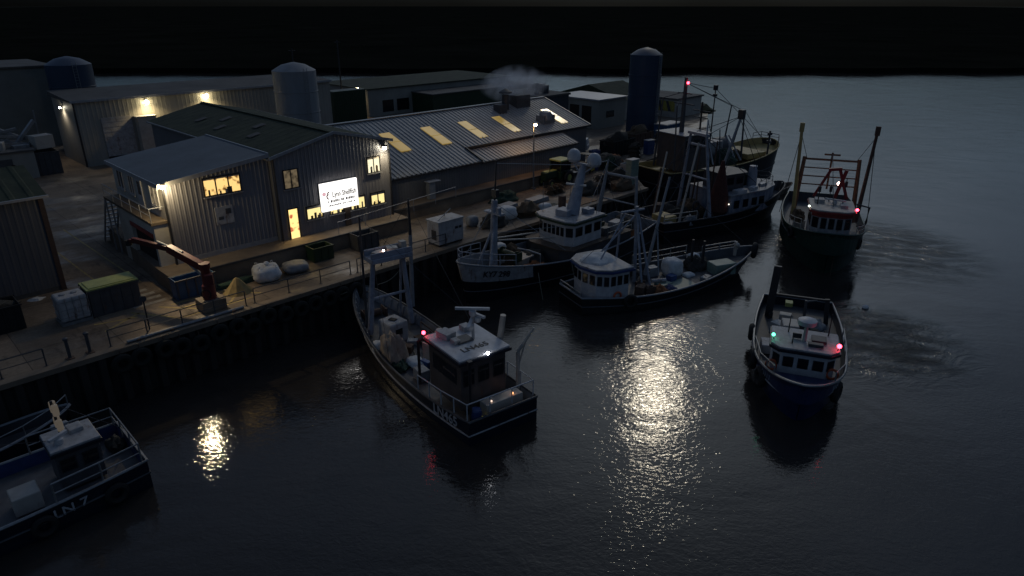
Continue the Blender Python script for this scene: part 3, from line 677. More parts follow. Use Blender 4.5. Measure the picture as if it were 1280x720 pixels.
# ---------------------------------------------------------------- things on the quay
def railing(a0, a1, b, label, group='quay edge railings', z=Q, hgt=1.05, gap=2.1):
    t = thing('railing', label, 'railing', W(a0,b,z), R(45), group)
    L = a1-a0; n = max(2, round(L/gap)+1)
    r = MB(); r.tube((0,0,hgt),(L,0,hgt),.035); r.tube((0,0,hgt*.52),(L,0,hgt*.52),.025); r.build('rail', M['dgrey'], t)
    for i in range(n):
        p = MB(); x = L*i/(n-1); p.tube((x,0,0),(x,0,hgt),.04); p.box((x,0,.02),(.16,.16,.04)); p.build('post', M['dgrey'], t)
    return t
railing(8.4, 16.5, 41.0, 'dark quay railing right beside the red crane')
railing(17.1, 24.4, 41.0, 'dark quay railing in front of the white bulk bags')
railing(25.0, 33.4, 41.0, 'dark quay railing behind the gantry of the centre boat')
railing(-7, 5.2, 41.0, 'dark quay railing at the far left beside two bare bollards')
wp = thing('kerb_pipe', 'pale pipe lying along the quay edge under the railing by the red crane', 'pipe', W(9.2,40.75,Q+.12))
b = MB(); b.tube((0,0,0),(7.0,0,0),.1); b.build('pipe', M['steel'], wp); b = MB()
for k in range(4): b.box((.6+k*1.9,0,-.05),(.2,.35,.14))
b.build('bracket', M['rusty'], wp, False)
for a, lab in ((6.35,'left of two thin dark bollard posts between the two quay railings'),(7.35,'right of two thin dark bollard posts between the two quay railings')):
    t = thing('bollard', lab, 'bollard', W(a,41.05,Q), R(45), 'bollard posts on the quay edge')
    b = MB(); b.tube((0,0,0),(0,0,1.15),.09); b.lathe([(.09,1.1),(.14,1.15),(.14,1.25),(.05,1.3)]); b.build('post', M['dgrey'], t); b = MB(); b.box((0,0,.03),(.4,.4,.06)); b.build('base_plate', M['rusty'], t, False)
# fenders hung on the quay wall
fd = thing('quay_fender', 'black weedy rubber fender hanging on the quay wall between the bollards and the centre boat', 'fender', W(8.6,40.2,Q-.3), R(45), 'rubber fenders along the quay wall')
b = MB(); b.torus((0,-.06,-.55),.42,.2,'y',16,8); b.build('tyre', M['seaweed'], fd)
b = MB(); b.tube((0,.05,.25),(0,-.02,-.15),.03); b.build('chain', M['rusty'], fd)
for k in range(1,15):
    random.seed(k); dup(fd, W(8.6+k*1.12+random.uniform(-.15,.15),40.2,Q-.3+random.uniform(-.35,.1)), R(45))
# red crane
cr = thing('quay_crane', 'dark red knuckle boom crane on the quay edge with its arm out to the left', 'crane', W(14.8,42.3,Q), 0)
DR = mat('crane_red',(.17,.025,.025),(.08,.014,.014),.5,scale=2,rust=RUST,rust_amt=.02)
b = MB(); b.box((0,0,.35),(1.5,1.3,.7),R(45)); b.build('plinth', M['concrete'], cr, False, bevel=.03)
b = MB(); b.lathe([(.42,.7),(.38,1.6),(.3,1.7),(.28,2.7),(.34,2.8),(.34,3.1)], n=14); b.build('pedestal', DR, cr)
b = MB(); b.bar((.1,-.05,2.75),(-2.7,1.25,3.65),.42,.5); b.build('boom', DR, cr, False, bevel=.03)
b = MB(); b.bar((-2.6,1.2,3.62),(-5.7,2.65,3.75),.28,.34); b.bar((-4.8,2.25,3.7),(-6.1,2.85,3.62),.2,.24); b.build('jib', mat('dark_red_paint',(.09,.02,.02),(.05,.012,.012),.5), cr, False, bevel=.02)
b = MB(); b.tube((.15,-.1,1.9),(-1.5,.68,3.05),.09); b.tube((-1.6,.75,3.55),(-3.6,1.7,3.95),.08); b.build('hydraulic_ram', M['steel'], cr)
b = MB(); b.box((.25,-.25,2.1),(.5,.55,.7),R(20)); b.build('control_box', DR, cr, False, bevel=.03)
b = MB(); b.lathe([(.001,-.2),(.2,-.2),(.2,.15),(.001,.15)], (-6.15,2.87,3.5), 12); b.build('hook_block', M['rubber'], cr)
b = MB(); b.torus((-.05,-.35,1.1),.3,.04,'y',14,6); b.build('hose', M['rubber'], cr)
# skips, bins, bags
def open_box(x, y, z, wl=.07):
    b = MB(); b.b2(0,x,0,y,0,.1); b.b2(0,x,0,wl,.1,z); b.b2(0,x,y-wl,y,.1,z); b.b2(0,wl,wl,y-wl,.1,z); b.b2(x-wl,x,wl,y-wl,.1,z)
    return b
def skip(name, label, cat, a, b_, z, dim, m, trim=None, lid=None, rz=R(45), fill=None):
    t = thing(name, label, cat, W(a,b_,z), rz)
    x, y, h = dim
    open_box(x,y,h).build('shell', m, t, False, bevel=.02)
    r = MB()
    for k in range(int(x/.6)+1): r.b2(.05+k*.6,.14+k*.6,-.06,-.002,.06,h-.08)
    for yy0,yy1 in ((-.08,0),(y,y+.08)): r.b2(-.06,x+.06,yy0,yy1,h-.08,h+.02)
    r.build('rib', trim or m, t, False)
    if lid: l = MB(); l.b2(-.05,x+.05,-.05,y+.05,h+.02,h+.12); l.b2(.1,x-.1,.1,y-.1,h+.12,h+.17); l.build('lid', lid, t, False, bevel=.02)
    if fill: l = MB(); l.blob((x/2,y/2,h*.55),(x*.48,y*.46,h*.6),.35,a); l.build('contents', fill, t)
    return t
skip('skip', 'dark blue steel skip with a pale rim behind the red crane', 'skip', 13.7, 45.0, Q, (2.6,1.0,1.35), M['skipblue'], trim=M['dgrey'])
skip('skip', 'low black skip along the front of the dark shed, left of the white tank', 'skip', -2, 47.3, Q, (7.6,1.9,1.6), M['rubber'], fill=M['net'])
skip('skip', 'dark covered skip with a yellow green lid beside the white tank', 'skip', 8.9, 46.0, Q, (2.9,1.7,1.75), M['dgrey'], lid=M['ygreen'])
tk = thing('plastic_tank', 'square white plastic tank in a cage with two caps, left of the yellow green lid', 'tank', W(7.2,45.9,Q))
b = MB(); b.b2(0,1.6,0,1.4,.2,1.75); b.build('tank', M['white2'], tk, False, bevel=.12)
b = MB()
for x in (.45,1.1): b.lathe([(.17,1.75),(.17,1.82),(.02,1.84)], (x,.7,0), 12)
b.build('cap', M['grey'], tk)
b = MB()
for z in (.5,1.0,1.5): b.path([(-.03,-.03,z),(1.63,-.03,z),(1.63,1.43,z),(-.03,1.43,z)], .02, 5, True)
for x in (-.03,.4,.8,1.2,1.63): b.tube((x,-.03,.15),(x,-.03,1.75),.016)
b.b2(-.05,1.65,-.05,1.45,.0,.18); b.build('cage', M['steel'], tk)
for (a,b_,lab) in ((8.6,50.6,'pale flat pallet lying by the shed corner, nearer the shed'),(10.0,50.2,'pale flat pallet lying behind the yellow green lid')):
    t = thing('pallet', lab, 'pallet', W(a,b_,Q), R(48), 'pallets lying by the dark shed')
    b = MB()
    for k in range(7): b.b2(0,1.2,k*.165,k*.165+.12,.12,.15)
    b.build('top_board', M['wood'], t, False); b = MB()
    for x in (0,.55,1.1): b.b2(x,x+.1,0,1.1,0,.118)
    b.build('bearer', M['wood'], t, False)
sp = thing('sign_post', 'thin black post with a small dark disc sign on the yard by white hatching', 'sign post', W(10.8,41.85,Q))
b = MB(); b.tube((0,0,0),(0,0,1.9),.045); b.build('post', M['trim'], sp); b = MB(); b.lathe([(.001,-.03),(.2,-.03),(.2,.03),(.001,.03)], (0,0,2.0), 14, 'y'); b.build('sign_plate', M['dgrey'], sp)
def bulk_bag(label, a, b_, z, s, seed, m=None, neck=True, group=None, rz=R(30)):
    t = thing('bulk_bag', label, 'bulk bag', W(a,b_,z), rz, group)
    b = MB(); n, k = 24, 9; vs = []
    for j in range(k+1):
        h = j/k; prof = (.82+.3*math.sin(h*math.pi)**.7*(1-.35*h)) if h < .97 else .55
        for i in range(n):
            t_ = 2*math.pi*i/n; c_, s_ = math.cos(t_), math.sin(t_); sq = (abs(c_)**4+abs(s_)**4)**-.25
            g_ = 1+.12*noise.noise((c_*2+seed, s_*2, h*3))
            vs.append((c_*sq*prof*g_*s[0]/2, s_*sq*prof*g_*s[1]/2, h*s[2]*(1+.08*noise.noise((c_+seed,s_,4)))))
    vs.append((0,0,s[2]*.93))
    b.add(vs, [(j*n+i,j*n+(i+1)%n,(j+1)*n+(i+1)%n,(j+1)*n+i) for j in range(k) for i in range(n)] + [(k*n+i,k*n+(i+1)%n,len(vs)-1) for i in range(n)] + [tuple(range(n-1,-1,-1))])
    b.build('sack', m or M['bag'], t, True, 60)
    if neck:
        b = MB(); b.lathe([(.16,s[2]*.9),(.1,s[2]*.98),(.22,s[2]*1.15),(.1,s[2]*1.25)], (.05*s[0],0,0), 12); b.build('neck', m or M['bag'], t)
        b = MB()
        for sx,sy in ((1,1),(1,-1),(-1,1),(-1,-1)):
            x, y = sx*s[0]*.36, sy*s[1]*.36
            b.path([(x,y,s[2]*.85),(x*.95,y*.95,s[2]*1.08),(x*.75,y*.75,s[2]*1.1),(x*.7,y*.7,s[2]*.9)], .03, 5)
        b.build('lifting_strap', M['bag'], t)
    return t
bulk_bag('full white bulk bag with a tied neck on the quay before the lit door', 19.7, 44.5, Q, (1.75,1.75,1.05), 1)
t = bulk_bag('slumped white bulk bag with a grey mesh top, right of the full white bag', 22.0, 44.6, Q, (1.75,1.6,.65), 2, M['tarp'], False)
t = single(MB().lathe([(1.0*(1+.0),0),(.78,.22),(.5,.55),(.22,.92),(.03,1.05)],(0,0,0),9).build('tarpaulin_heap', mat('dull_yellow_tarp',(.3,.22,.08),(.17,.12,.05),.8,scale=3,bump=.5,bscale=6), None, True, 20), 'dull yellow pointed tarpaulin heap on the quay right of the red crane', 'tarpaulin', W(17.2,43.7,Q))
t = single(MB().blob((0,0,0),(1.9,.55,.35),.4,9,24,10,0.).build('net_heap', M['netg']), 'flat green net heap along the platform beside the full white bag', 'net', W(17.9,45.2,Q))
skip('pallet_box', 'dark green fish bin against the platform wall right of the slumped bag', 'bin', 23.8, 45.0, Q, (1.7,1.2,1.1), M['dgreen'])
skip('pallet_box', 'dark grey fish bin against the platform wall below the lit two pane window', 'bin', 27.6, 44.8, Q, (1.9,1.2,1.3), M['dgrey'])
cb = thing('generator_cabinet', 'large off-white steel cabinet with a lid standing at the quay edge', 'cabinet', W(32.8,41.1,Q))
b = MB(); b.b2(0,2.6,0,1.5,.15,1.95); b.build('body', M['white2'], cb, False, bevel=.03)
b = MB(); b.b2(-.06,2.66,-.06,1.56,1.96,2.08); b.build('lid', M['white2'], cb, False, bevel=.02)
b = MB(); b.b2(-.02,-.002,.35,.95,.5,1.3); b.b2(1.7,2.0,-.02,-.002,1.2,1.4); b.b2(2.1,2.4,-.02,-.002,1.2,1.4); b.build('vent', M['trim'], cb, False)
b = MB(); b.b2(0,.25,.1,1.4,0,.148); b.build('skid', M['trim'], cb, False); b = MB(); b.b2(2.3,2.55,.1,1.4,0,.148); b.build('skid', M['trim'], cb, False)
b = MB(); b.tube((.3,.4,2.1),(2.2,1.1,2.6),.03); b.tube((1.3,.8,2.1),(1.3,.8,2.45),.03); b.build('lifting_bar', M['steel'], cb)
nb = thing('meter_cabinet', 'narrow pale cabinet with a thin white flat roof on the platform by the long warehouse', 'cabinet', W(38.7,49.6,PLAT))
b = MB(); b.b2(0,.7,0,.5,0,1.6); b.build('body', M['grey'], nb, False); b = MB(); b.b2(-.1,1.3,-.15,.6,1.61,1.68); b.build('roof', M['fascia'], nb, False)

# tractor
tr = thing('tractor', 'dark green tractor with a pale yellow green cab roof parked by the long warehouse', 'tractor', W(56.6,48.3,Q), R(45+180))
b = MB(); b.b2(1.7,3.5,-.42,.42,.95,1.65); b.b2(3.45,3.6,-.4,.4,.75,1.6); b.build('bonnet', M['dgreen'], tr, False, bevel=.06)
b = MB(); b.b2(1.75,3.4,-.34,.34,1.655,1.7); b.build('bonnet_top', M['ygreen'], tr, False)
b = MB(); b.b2(0,1.7,-.75,.75,.7,1.5); b.b2(-.3,0,-.6,.6,.7,1.1); b.build('body', M['dgreen'], tr, False, bevel=.04)
b = MB(); b.b2(.1,1.6,-.7,.7,1.51,2.55); b.build('cab_glass', M['glass'], tr, False)
b = MB()
for x in (.06,1.62):
    for y in (-.72,.72): b.bar((x,y,1.5),(x,y,2.6),.09,.09)
b.build('cab_post', M['dgreen'], tr, False)
b = MB(); b.b2(-.1,1.8,-.85,.85,2.58,2.76); b.build('cab_roof', M['ygreen'], tr, False, bevel=.06)
for y in (-.95,.95):
    b = MB(); b.torus((.5,y,.8),.56,.24,'y',20,8); b = b.build('wheel', M['rubber'], tr); c = MB(); c.lathe([(.001,-.1),(.42,-.1),(.42,.1),(.001,.1)], (.5,y,.8), 16, 'y'); c.build('rim', M['ygreen'], b)
    b = MB(); b.torus((3.1,y*.8,.5),.33,.16,'y',18,8); b = b.build('wheel', M['rubber'], tr); c = MB(); c.lathe([(.001,-.08),(.25,-.08),(.25,.08),(.001,.08)], (3.1,y*.8,.5), 14, 'y'); c.build('rim', M['ygreen'], b)
    b = MB(); b.b2(-.1,1.2,y-.3*(1 if y > 0 else -1)-.02,y+.02 if y>0 else y+.28,1.5,1.56); b.build('mudguard', M['dgreen'], tr, False)
b = MB(); b.tube((2.9,.3,1.7),(2.9,.3,2.4),.04); b.build('exhaust', M['trim'], tr)
b = MB(); b.b2(-1.5,-.35,-.6,.6,.95,1.02); b.b2(-1.5,-1.4,-.6,.6,.4,.95); b.build('rear_platform', M['grey'], tr, False)

# heaps, boxes and gear along the far quay
def heap(label, a, b_, z, r, m, seed, cat='net', name='net_heap', rz=R(45)):
    o = MB().blob((0,0,0), r, .42, seed, 26, 14, -.1, 2.2).build(name, m, None, True, 60)
    return single(o, label, cat, W(a,b_,z), rz)
heap('dark net heap beside the bow mast of the white bowed trawler', 40.0, 42.3, Q, (1.3,.9,.9), M['net'], 11)
heap('brown net heap on the quay right of the crumpled white bag', 44.6, 42.6, Q, (1.5,1.0,.9), M['netb'], 12)
heap('dark net heap on the quay behind the domed mast', 55.0, 43.6, Q, (2.0,1.1,1.0), M['net'], 13)
heap('brown net heap on the quay in front of the tall green box', 58.8, 42.2, Q, (1.7,1.0,.9), M['netb'], 14)
heap('wide dark net heap on the quay below the small pale office', 66.4, 50.4, Q, (2.4,1.6,1.3), M['net'], 15)
bulk_bag('crumpled white bag behind the bow mast, between the dark and brown net heaps', 42.4, 43.0, Q, (1.5,1.3,1.15), 5, None, False)
bulk_bag('small torn white bag lying left of the dark net heap by the bow mast', 38.6, 43.6, Q, (1.0,.8,.9), 6, M['tarp'], False)
bulk_bag('small white bag on the quay right beside the brown net heap', 46.4, 42.0, Q, (1.1,.9,.85), 8, None, False)
for i,(a,b_,lab) in enumerate(((43.4,45.0,'flat grey sheet of boards on the quay behind the crumpled white bag'),(47.4,44.6,'flat grey sheet of boards on the quay in front of the tractor'))):
    t = thing('board_stack', lab, 'boards', W(a,b_,Q)); b = MB()
    for k in range(4): b.box((1.2,.5,.06+k*.09),(2.4,1.1,.08),R(3*k-4))
    b.build('board', M['grey'], t, False)
bd = thing('brown_sheet', 'square brown plywood sheet lying on the quay under the domed mast', 'sheet', W(49.6,40.95,Q)); b = MB(); b.b2(0,3.4,0,2.2,.02,.09); b.build('sheet', mat('plywood',(.3,.17,.08),(.2,.11,.05),.8,scale=1.5,stretch=(.3,3,1)), bd, False); b = MB(); b.b2(.2,.3,0,2.2,-.0,.018); b.b2(3,3.1,0,2.2,0,.018); b.build('batten', M['wood'], bd, False)
def fish_boxes(label, a, b_, z, n, m, rz=R(45), lid=None):
    t = thing('fish_box_stack', label, 'fish boxes', W(a,b_,z), rz)
    for k in range(n):
        o = open_box(1.2,.8,.42,.05); o.v = [(x,y,zz+k*.44) for x,y,zz in o.v]; o.build('fish_box', m, t, False, bevel=.015)
    if lid: b = MB(); b.b2(-.05,1.25,-.05,.85,n*.44+.01,n*.44+.08); b.build('lid', lid, t, False)
fish_boxes('stack of dull green boxes with a pale lid near the tall black masts', 60.6, 42.4, Q, 6, M['pgreen'], R(40), M['white2'])
fish_boxes('lower stack of grey boxes right of the dull green stack', 62.2, 44.2, Q, 4, M['plastic'], R(52))
fish_boxes('blue box stack under the small pale office', 67.2, 53.0, Q, 3, M['plasticb'], R(30))
fish_boxes('grey box stack left of the blue box stack', 65.0, 54.2, Q, 2, M['plastic'], R(60), M['white2'])
fish_boxes('grey box stack farthest along the quay behind the yellow decked ship', 80.6, 51.5, Q, 3, M['plastic'], R(20), M['white2'])
fish_boxes('blue box stack between the tall masts and the blue silo', 75.4, 50.4, Q, 4, M['plasticb'], R(35), M['grey'])
sk2 = skip('skip', 'blue covered skip at the foot of the blue silo', 'skip', 87.0, 55.2, Q, (4.2,2.2,1.8), M['skipblue'], lid=M['grey'])
sk3 = skip('skip', 'dark open skip between the small pale office and the quay edge', 'skip', 70.6, 52.4, Q, (4.6,2.2,2.0), M['rubber'], fill=M['net'])
sk4 = skip('skip', 'rusty open skip right of the dark open skip on the far quay', 'skip', 77.5, 54.0, Q, (4.2,2.2,1.9), M['rusty'], fill=M['netb'])
vn = thing('van', 'small white van parked at the right end of the long warehouse', 'van', W(70.0,58.6,Q), R(75))
b = MB(); b.prism([(-.85,-2.1),(.85,-2.1),(.85,2.1),(-.85,2.1)], .45, 1.1); b.prism([(-.85,-2.05),(.85,-2.05),(.85,1.0),(-.85,1.0)], 1.11, 1.85, [(-.75,-1.95),(.75,-1.95),(.75,.55),(-.75,.55)]); b.build('body', M['white'], vn, False, bevel=.06)
b = MB(); b.b2(-.88,.88,-.4,.6,1.2,1.65); b.build('window', M['glass'], vn, False)
for x in (-.8,.8):
    for y in (-1.35,1.35):
        b = MB(); b.torus((x,y,.34),.24,.1,'x',16,8); b.build('wheel', M['rubber'], vn)
# scrap heap at the far left
sk5 = skip('skip', 'large dark scrap skip beside the end wall of the pale warehouse', 'skip', 12.3, 92.6, Q, (6.4,3.4,2.6), M['dgrey'])
sc_ = thing('scrap_steel_heap', 'tangle of long pale steel beams sticking up from the dark scrap skip', 'scrap', W(15.2,94.2,Q+2.6))
b = MB(); random.seed(12)
for p0,p1,wd in (((-3.6,1.5,2.2),(2.0,1.0,1.4),.3),((-2.6,2.4,3.4),(1.2,1.2,1.2),.3),((-4.4,.6,1.9),(.6,1.9,2.4),.26),((-3.4,.5,1.2),(1.0,.2,.9),.28),((-2.8,1.5,2.0),(.8,.6,.7),.25),((-.4,.4,.5),(2.4,1.5,3.2),.34),((-3,-.5,.9),(-.5,1.2,1.4),.22),((1.0,.2,.8),(3.4,1.0,1.2),.3),((2.7,2.4,.4),(2.8,2.4,4.2),.14)):
    b.bar(p0,p1,wd,wd)
b.build('beam', M['steel'], sc_, False)
b = MB(); b.box((2.4,-.1,1.0),(2.0,1.5,1.5),R(12)); b.build('scrap_plate', M['cream'], sc_, False, bevel=.05); b = MB(); b.box((-2.2,-.2,.8),(1.9,1.2,1.3),R(-20)); b.build('scrap_plate', M['cream'], sc_, False, bevel=.05); b = MB(); b.box((.2,-.3,.7),(1.6,.9,.5),R(8)); b.build('scrap_plate', M['steel'], sc_, False, bevel=.05)
heap('pale crumpled heap at the foot of the dark scrap skip', 12.0, 90.6, Q, (1.8,1.0,1.0), M['grey'], 21, 'scrap', 'scrap_heap')
t = thing('litter_sheet', 'small crumpled white sheet on the ground in front of the dark shed', 'sheet', W(7.1,51.9,Q), R(20)); b = MB(); b.blob((0,0,0),(.5,.3,.16),.4,3,16,8,0.); b.build('sheet', M['bag'], t)

# ---------------------------------------------------------------- boats
class Boat:
    def __init__(s, name, label, cat, st, bow, B, **k):
        d = math.hypot(bow[0]-st[0], bow[1]-st[1]); s.L = d; s.B = B
        s.rz = math.atan2(bow[1]-st[1], bow[0]-st[0]) + R(45)
        s.root = thing(name, label, cat, W(*st, 0), s.rz, k.get('group'))
        s.k = dict(zs=1.3, zm=1.1, zb=2.4, ws=.75, p=2.4, e=.7, rake=1.2, bul=.75, split=None, narrow=.3, tm=.4); s.k.update(k)
        s.zdraw = 1.2
    def at(s, x, y, z):
        return s.root.location + Matrix.Rotation(s.rz, 3, 'Z') @ Vector((x,y,z))
    def zg(s, t):
        k = s.k; tm = k['tm']
        return k['zm']+(k['zs']-k['zm'])*((tm-t)/tm)**2 if t < tm else k['zm']+(k['zb']-k['zm'])*((t-tm)/(1-tm))**1.8
    def hb(s, t):
        k = s.k; h = s.B/2
        if t < .35: return h*(k['ws']+(1-k['ws'])*math.sin(t/.35*math.pi/2))
        return max(.03, h*max(0,1-((t-.35)/.65)**k['p'])**k['e'])
    def gun(s, t, side, off=0., dz=0.):
        return Vector((t*s.L, side*(s.hb(t)+off), s.zg(t)+dz))
    def skin(s, t, f, side, off=0.):
        """point on the hull side: f = 0 at the waterline, 1 at the gunwale"""
        k = s.k; w_ = s.hb(t)*(1-k['narrow']*t**3)
        y = w_+(s.hb(t)-w_)*f**1.5; x = t*(s.L-k['rake'])+(t*k['rake'])*f + (-.25*(1-f) if False else 0)
        return Vector((x, side*(y+off), s.zg(t)*f))
    def part(s, mb, name, m, parent=None, smooth=True, angle=35, bevel=0):
        return mb.build(name, m, parent or s.root, smooth, angle, bevel)
    def hull(s, m, deck, cap, upper=None, strake=None, sf=.72, N=34, strake2=None):
        ts = [1-(1-i/N)**1.35 for i in range(N+1)]
        fr = [0,.2,.4,.6,.8,1.]
        sp = s.k['split']
        if sp: fr = [0,sp*.5,sp,sp+(1-sp)*.5,1.]
        lower, up = MB(), MB()
        i0 = 0
        if s.k.get('upper_from'): i0 = min(i for i, t in enumerate(ts) if t >= s.k['upper_from'])
        def ring(t, side):
            r = []
            w0 = s.skin(t,0,side)
            r.append(Vector((w0.x*.985, side*.02, -s.zdraw))); r.append(Vector((w0.x*.99, w0.y*.7, -s.zdraw*.85))); r.append(Vector((w0.x, w0.y*.96, -.35)))
            return r + [s.skin(t,f,side) for f in fr]
        for side in (1,-1):
            rs = [ring(t, side) for t in ts]; K = len(rs[0]); cut = 3+fr.index(sp) if sp else K-1
            for mb, k0, k1 in ((lower,0,cut),(up,cut,K-1)):
                if k0 == k1: continue
                n = k1-k0+1
                for tgt, ia, ib in (((mb,0,N),) if mb is lower or not i0 else ((lower,0,i0),(up,i0,N))):
                    o = len(tgt.v); tgt.v += [tuple(v) for r in rs[ia:ib+1] for v in r[k0:k1+1]]
                    for i in range(ib-ia):
                        for j in range(n-1):
                            q_ = (o+i*n+j, o+(i+1)*n+j, o+(i+1)*n+j+1, o+i*n+j+1)
                            tgt.f.append(q_ if side < 0 else q_[::-1])
        # transom
        A_, B_ = ring(0,1), ring(0,-1); cut = 3+fr.index(sp) if sp else len(A_)-1
        for mb, k0, k1 in ((lower,0,cut),(up,cut,len(A_)-1)):
            if k0 == k1: continue
            if i0: mb = lower
            o = len(mb.v); n = k1-k0+1
            mb.v += [tuple(v) for v in A_[k0:k1+1]] + [tuple(v) for v in B_[k0:k1+1]]
            mb.f += [(o+j, o+n+j, o+n+j+1, o+j+1) for j in range(n-1)]
        h = s.part(lower, 'hull', m)
        if sp: s.part(up, 'bulwark', upper)
        # inner bulwark and deck
        inn, dk = MB(), MB(); bul = s.k['bul']
        rows = []
        for t in ts:
            tt = min(t,.985); z = s.zg(t); y = max(.02, s.hb(tt)-.1); zd = max(.35, z-bul-.3*max(0,t-.7))
            lo = s.skin(tt, zd/z, 1); x = min(t*s.L, s.L-.12) if t > .5 else max(.1, t*s.L)
            rows.append((x,y,z,zd,min(lo.x, s.L-.2) if t > .5 else x,max(.02,lo.y-.13)))
        for side in (1,-1):
            o = len(inn.v); inn.v += [p for x,y,z,zd,x2,y2 in rows for p in ((x,side*y,z),(x2,side*y2,zd-.02))]
            for i in range(N):
                q_ = (o+2*i, o+2*i+2, o+2*i+3, o+2*i+1); inn.f.append(q_ if side > 0 else q_[::-1])
        x,y,z,zd,_,_ = rows[0]; inn.add([(x,y,z),(x,-y,z),(x,-y,zd),(x,y,zd)], [(3,2,1,0)])
        s.part(inn, 'inner_bulwark', s.k.get('inner', M['white2']))
        dk.v = [p for x,y,z,zd,x2,y2 in rows for p in ((x2,y2,zd),(x2,0,zd+.05),(x2,-y2,zd))]
        for i in range(N):
            dk.f += [(3*i,3*i+1,3*i+4,3*i+3),(3*i+1,3*i+2,3*i+5,3*i+4)]
        s.part(dk, 'deck', deck)
        c = MB()
        pts = [s.gun(t,1) for t in ts] + [s.gun(t,-1) for t in reversed(ts)]
        c.path(pts, .075, 6, True); s.part(c, 'gunwale', cap)
        for ff, mm in ((sf,strake),(.4,strake2)):
            if mm:
                c = MB(); c.path([s.skin(t,ff,1,.03) for t in ts] + [s.skin(t,ff,-1,.03) for t in reversed(ts)], .055, 6, True); s.part(c, 'rubbing_strake', mm)
        return h
    def zdeck(s, x):
        t = max(0,min(1,x/s.L)); return max(.35, s.zg(t)-s.k['bul']-.3*max(0,t-.7))+.05
    def rail(s, pts, h=.95, m=None, r=.028, name='railing', mid=True, post=1.5):
        mb = MB(); pts = [Vector(p) for p in pts]; up = Vector((0,0,h))
        mb.path([p+up for p in pts], r, 6)
        if mid: mb.path([p+up*.5 for p in pts], r*.8, 6)
        for i in range(len(pts)-1):
            n = max(1, round((pts[i+1]-pts[i]).length/post))
            for j in range(n): q_ = pts[i].lerp(pts[i+1], j/n); mb.tube(q_, q_+up, r)
        mb.tube(pts[-1], pts[-1]+up, r)
        return s.part(mb, name, m or M['steel'])
    def house(s, plan, z0, z1, wall, roofm, band=None, over=.3, wins=(), win_z=(.45,.85), name='wheelhouse', roof_t=.12, camber=0.):
        mb = MB(); mb.prism(plan, z0, z1); o = s.part(mb, name, wall, None, False, bevel=.03)
        n = len(plan); H = z1-z0
        cx = sum(p[0] for p in plan)/n; cy = sum(p[1] for p in plan)/n
        for e, cnt in wins:
            p, q_ = Vector((*plan[e],0)), Vector((*plan[(e+1)%n],0)); d = (q_-p); Lw = d.length; d.normalize(); nn = Vector((d.y,-d.x,0))
            if nn.dot(p-Vector((cx,cy,0))) < 0: nn = -nn
            for i in range(cnt):
                a0 = Lw*(i+.14)/cnt; a1 = Lw*(i+.86)/cnt
                f = MB(); za, zb = z0+H*win_z[0], z0+H*win_z[1]
                ps = [p+d*a0, p+d*a1]
                for off, ins, tgt in ((.035,.0,f),):
                    vs = [v+nn*k+Vector((0,0,z)) for k in (.004,off) for v,z in ((ps[0],za),(ps[1],za),(ps[1],zb),(ps[0],zb))]
                    tgt.add(vs, [(3,2,1,0),(4,5,6,7),(0,1,5,4),(1,2,6,5),(2,3,7,6),(3,0,4,7)])
                wd = s.part(f, 'window', M['trim'], o, False)
                g_ = MB(); e_ = .04; ps2 = [p+d*(a0+e_), p+d*(a1-e_)]
                vs = [v+nn*k+Vector((0,0,z)) for k in (.02,.042) for v,z in ((ps2[0],za+e_),(ps2[1],za+e_),(ps2[1],zb-e_),(ps2[0],zb-e_))]
                g_.add(vs, [(3,2,1,0),(4,5,6,7),(0,1,5,4),(1,2,6,5),(2,3,7,6),(3,0,4,7)])
                wd.data.clear_geometry() if False else None
                for v in g_.v: f.v.append(v)
                nb_ = len(f.v)-8
                f.f += [tuple(nb_+i_ for i_ in ff) for ff in [(3,2,1,0),(4,5,6,7),(0,1,5,4),(1,2,6,5),(2,3,7,6),(3,0,4,7)]]
                me = bpy.data.meshes.new('window'); me.from_pydata(f.v, [], f.f); me.materials.append(M['trim']); me.materials.append(M['glass'])
                for k_ in range(6,12): me.polygons[k_].material_index = 1
                wd.data = me
        ov = [(cx+(x-cx)*(1+over/max(.6,abs(x-cx)+.3)), cy+(y-cy)*(1+over/max(.6,abs(y-cy)+.3))) for x,y in plan]
        if band:
            b = MB(); b.prism(ov, z1-.02, z1+.16); s.part(b, 'visor', band, None, False, bevel=.02); zt_ = z1+.162
            ov = [(cx+(x-cx)*.96, cy+(y-cy)*.96) for x,y in ov]
        else: zt_ = z1+.005
        b = MB(); b.prism(ov, zt_, zt_+roof_t); r = s.part(b, 'roof', roofm, None, False, bevel=.03)
        s.rtop = zt_+roof_t
        return o
    def mast(s, p, q, r0, r1, m, name='mast', n=10, parent=None):
        mb = MB(); mb.tube(p, q, r0, r1, n); return s.part(mb, name, m, parent)
    def wires(s, prs, r=.014, name='rigging', m=None):
        mb = MB()
        for p, q_ in prs: mb.tube(p, q_, r, r, 4)
        return s.part(mb, name, m or M['trim'])
    def lamp(s, p, g_, r=.09, name='nav_light', post=None):
        mb = MB(); mb.sphere(p, r, 10, 6); o = s.part(mb, name, g_)
        if post: mb = MB(); mb.tube(post, p, .03); s.part(mb, 'lamp_bracket', M['trim'])
        return o
    def radar(s, p, w_=1.6, rz=.4, m=None):
        mb = MB(); x,y,z = p; mb.lathe([(.16,z),(.2,z+.1),(.2,z+.28),(.1,z+.34)], (x,y,0), 12); mb.box((x,y,z+.42),(w_,.16,.13),rz); return s.part(mb, 'radar', m or M['white'])
    def dome(s, p, r):
        x,y,z = p; mb = MB(); mb.lathe([(r*.75,z),(r,z+r*.35),(r,z+r*.9),(r*.85,z+r*1.4),(r*.5,z+r*1.75),(.02,z+r*1.88)], (x,y,0), 18); return s.part(mb, 'satellite_dome', M['white'])
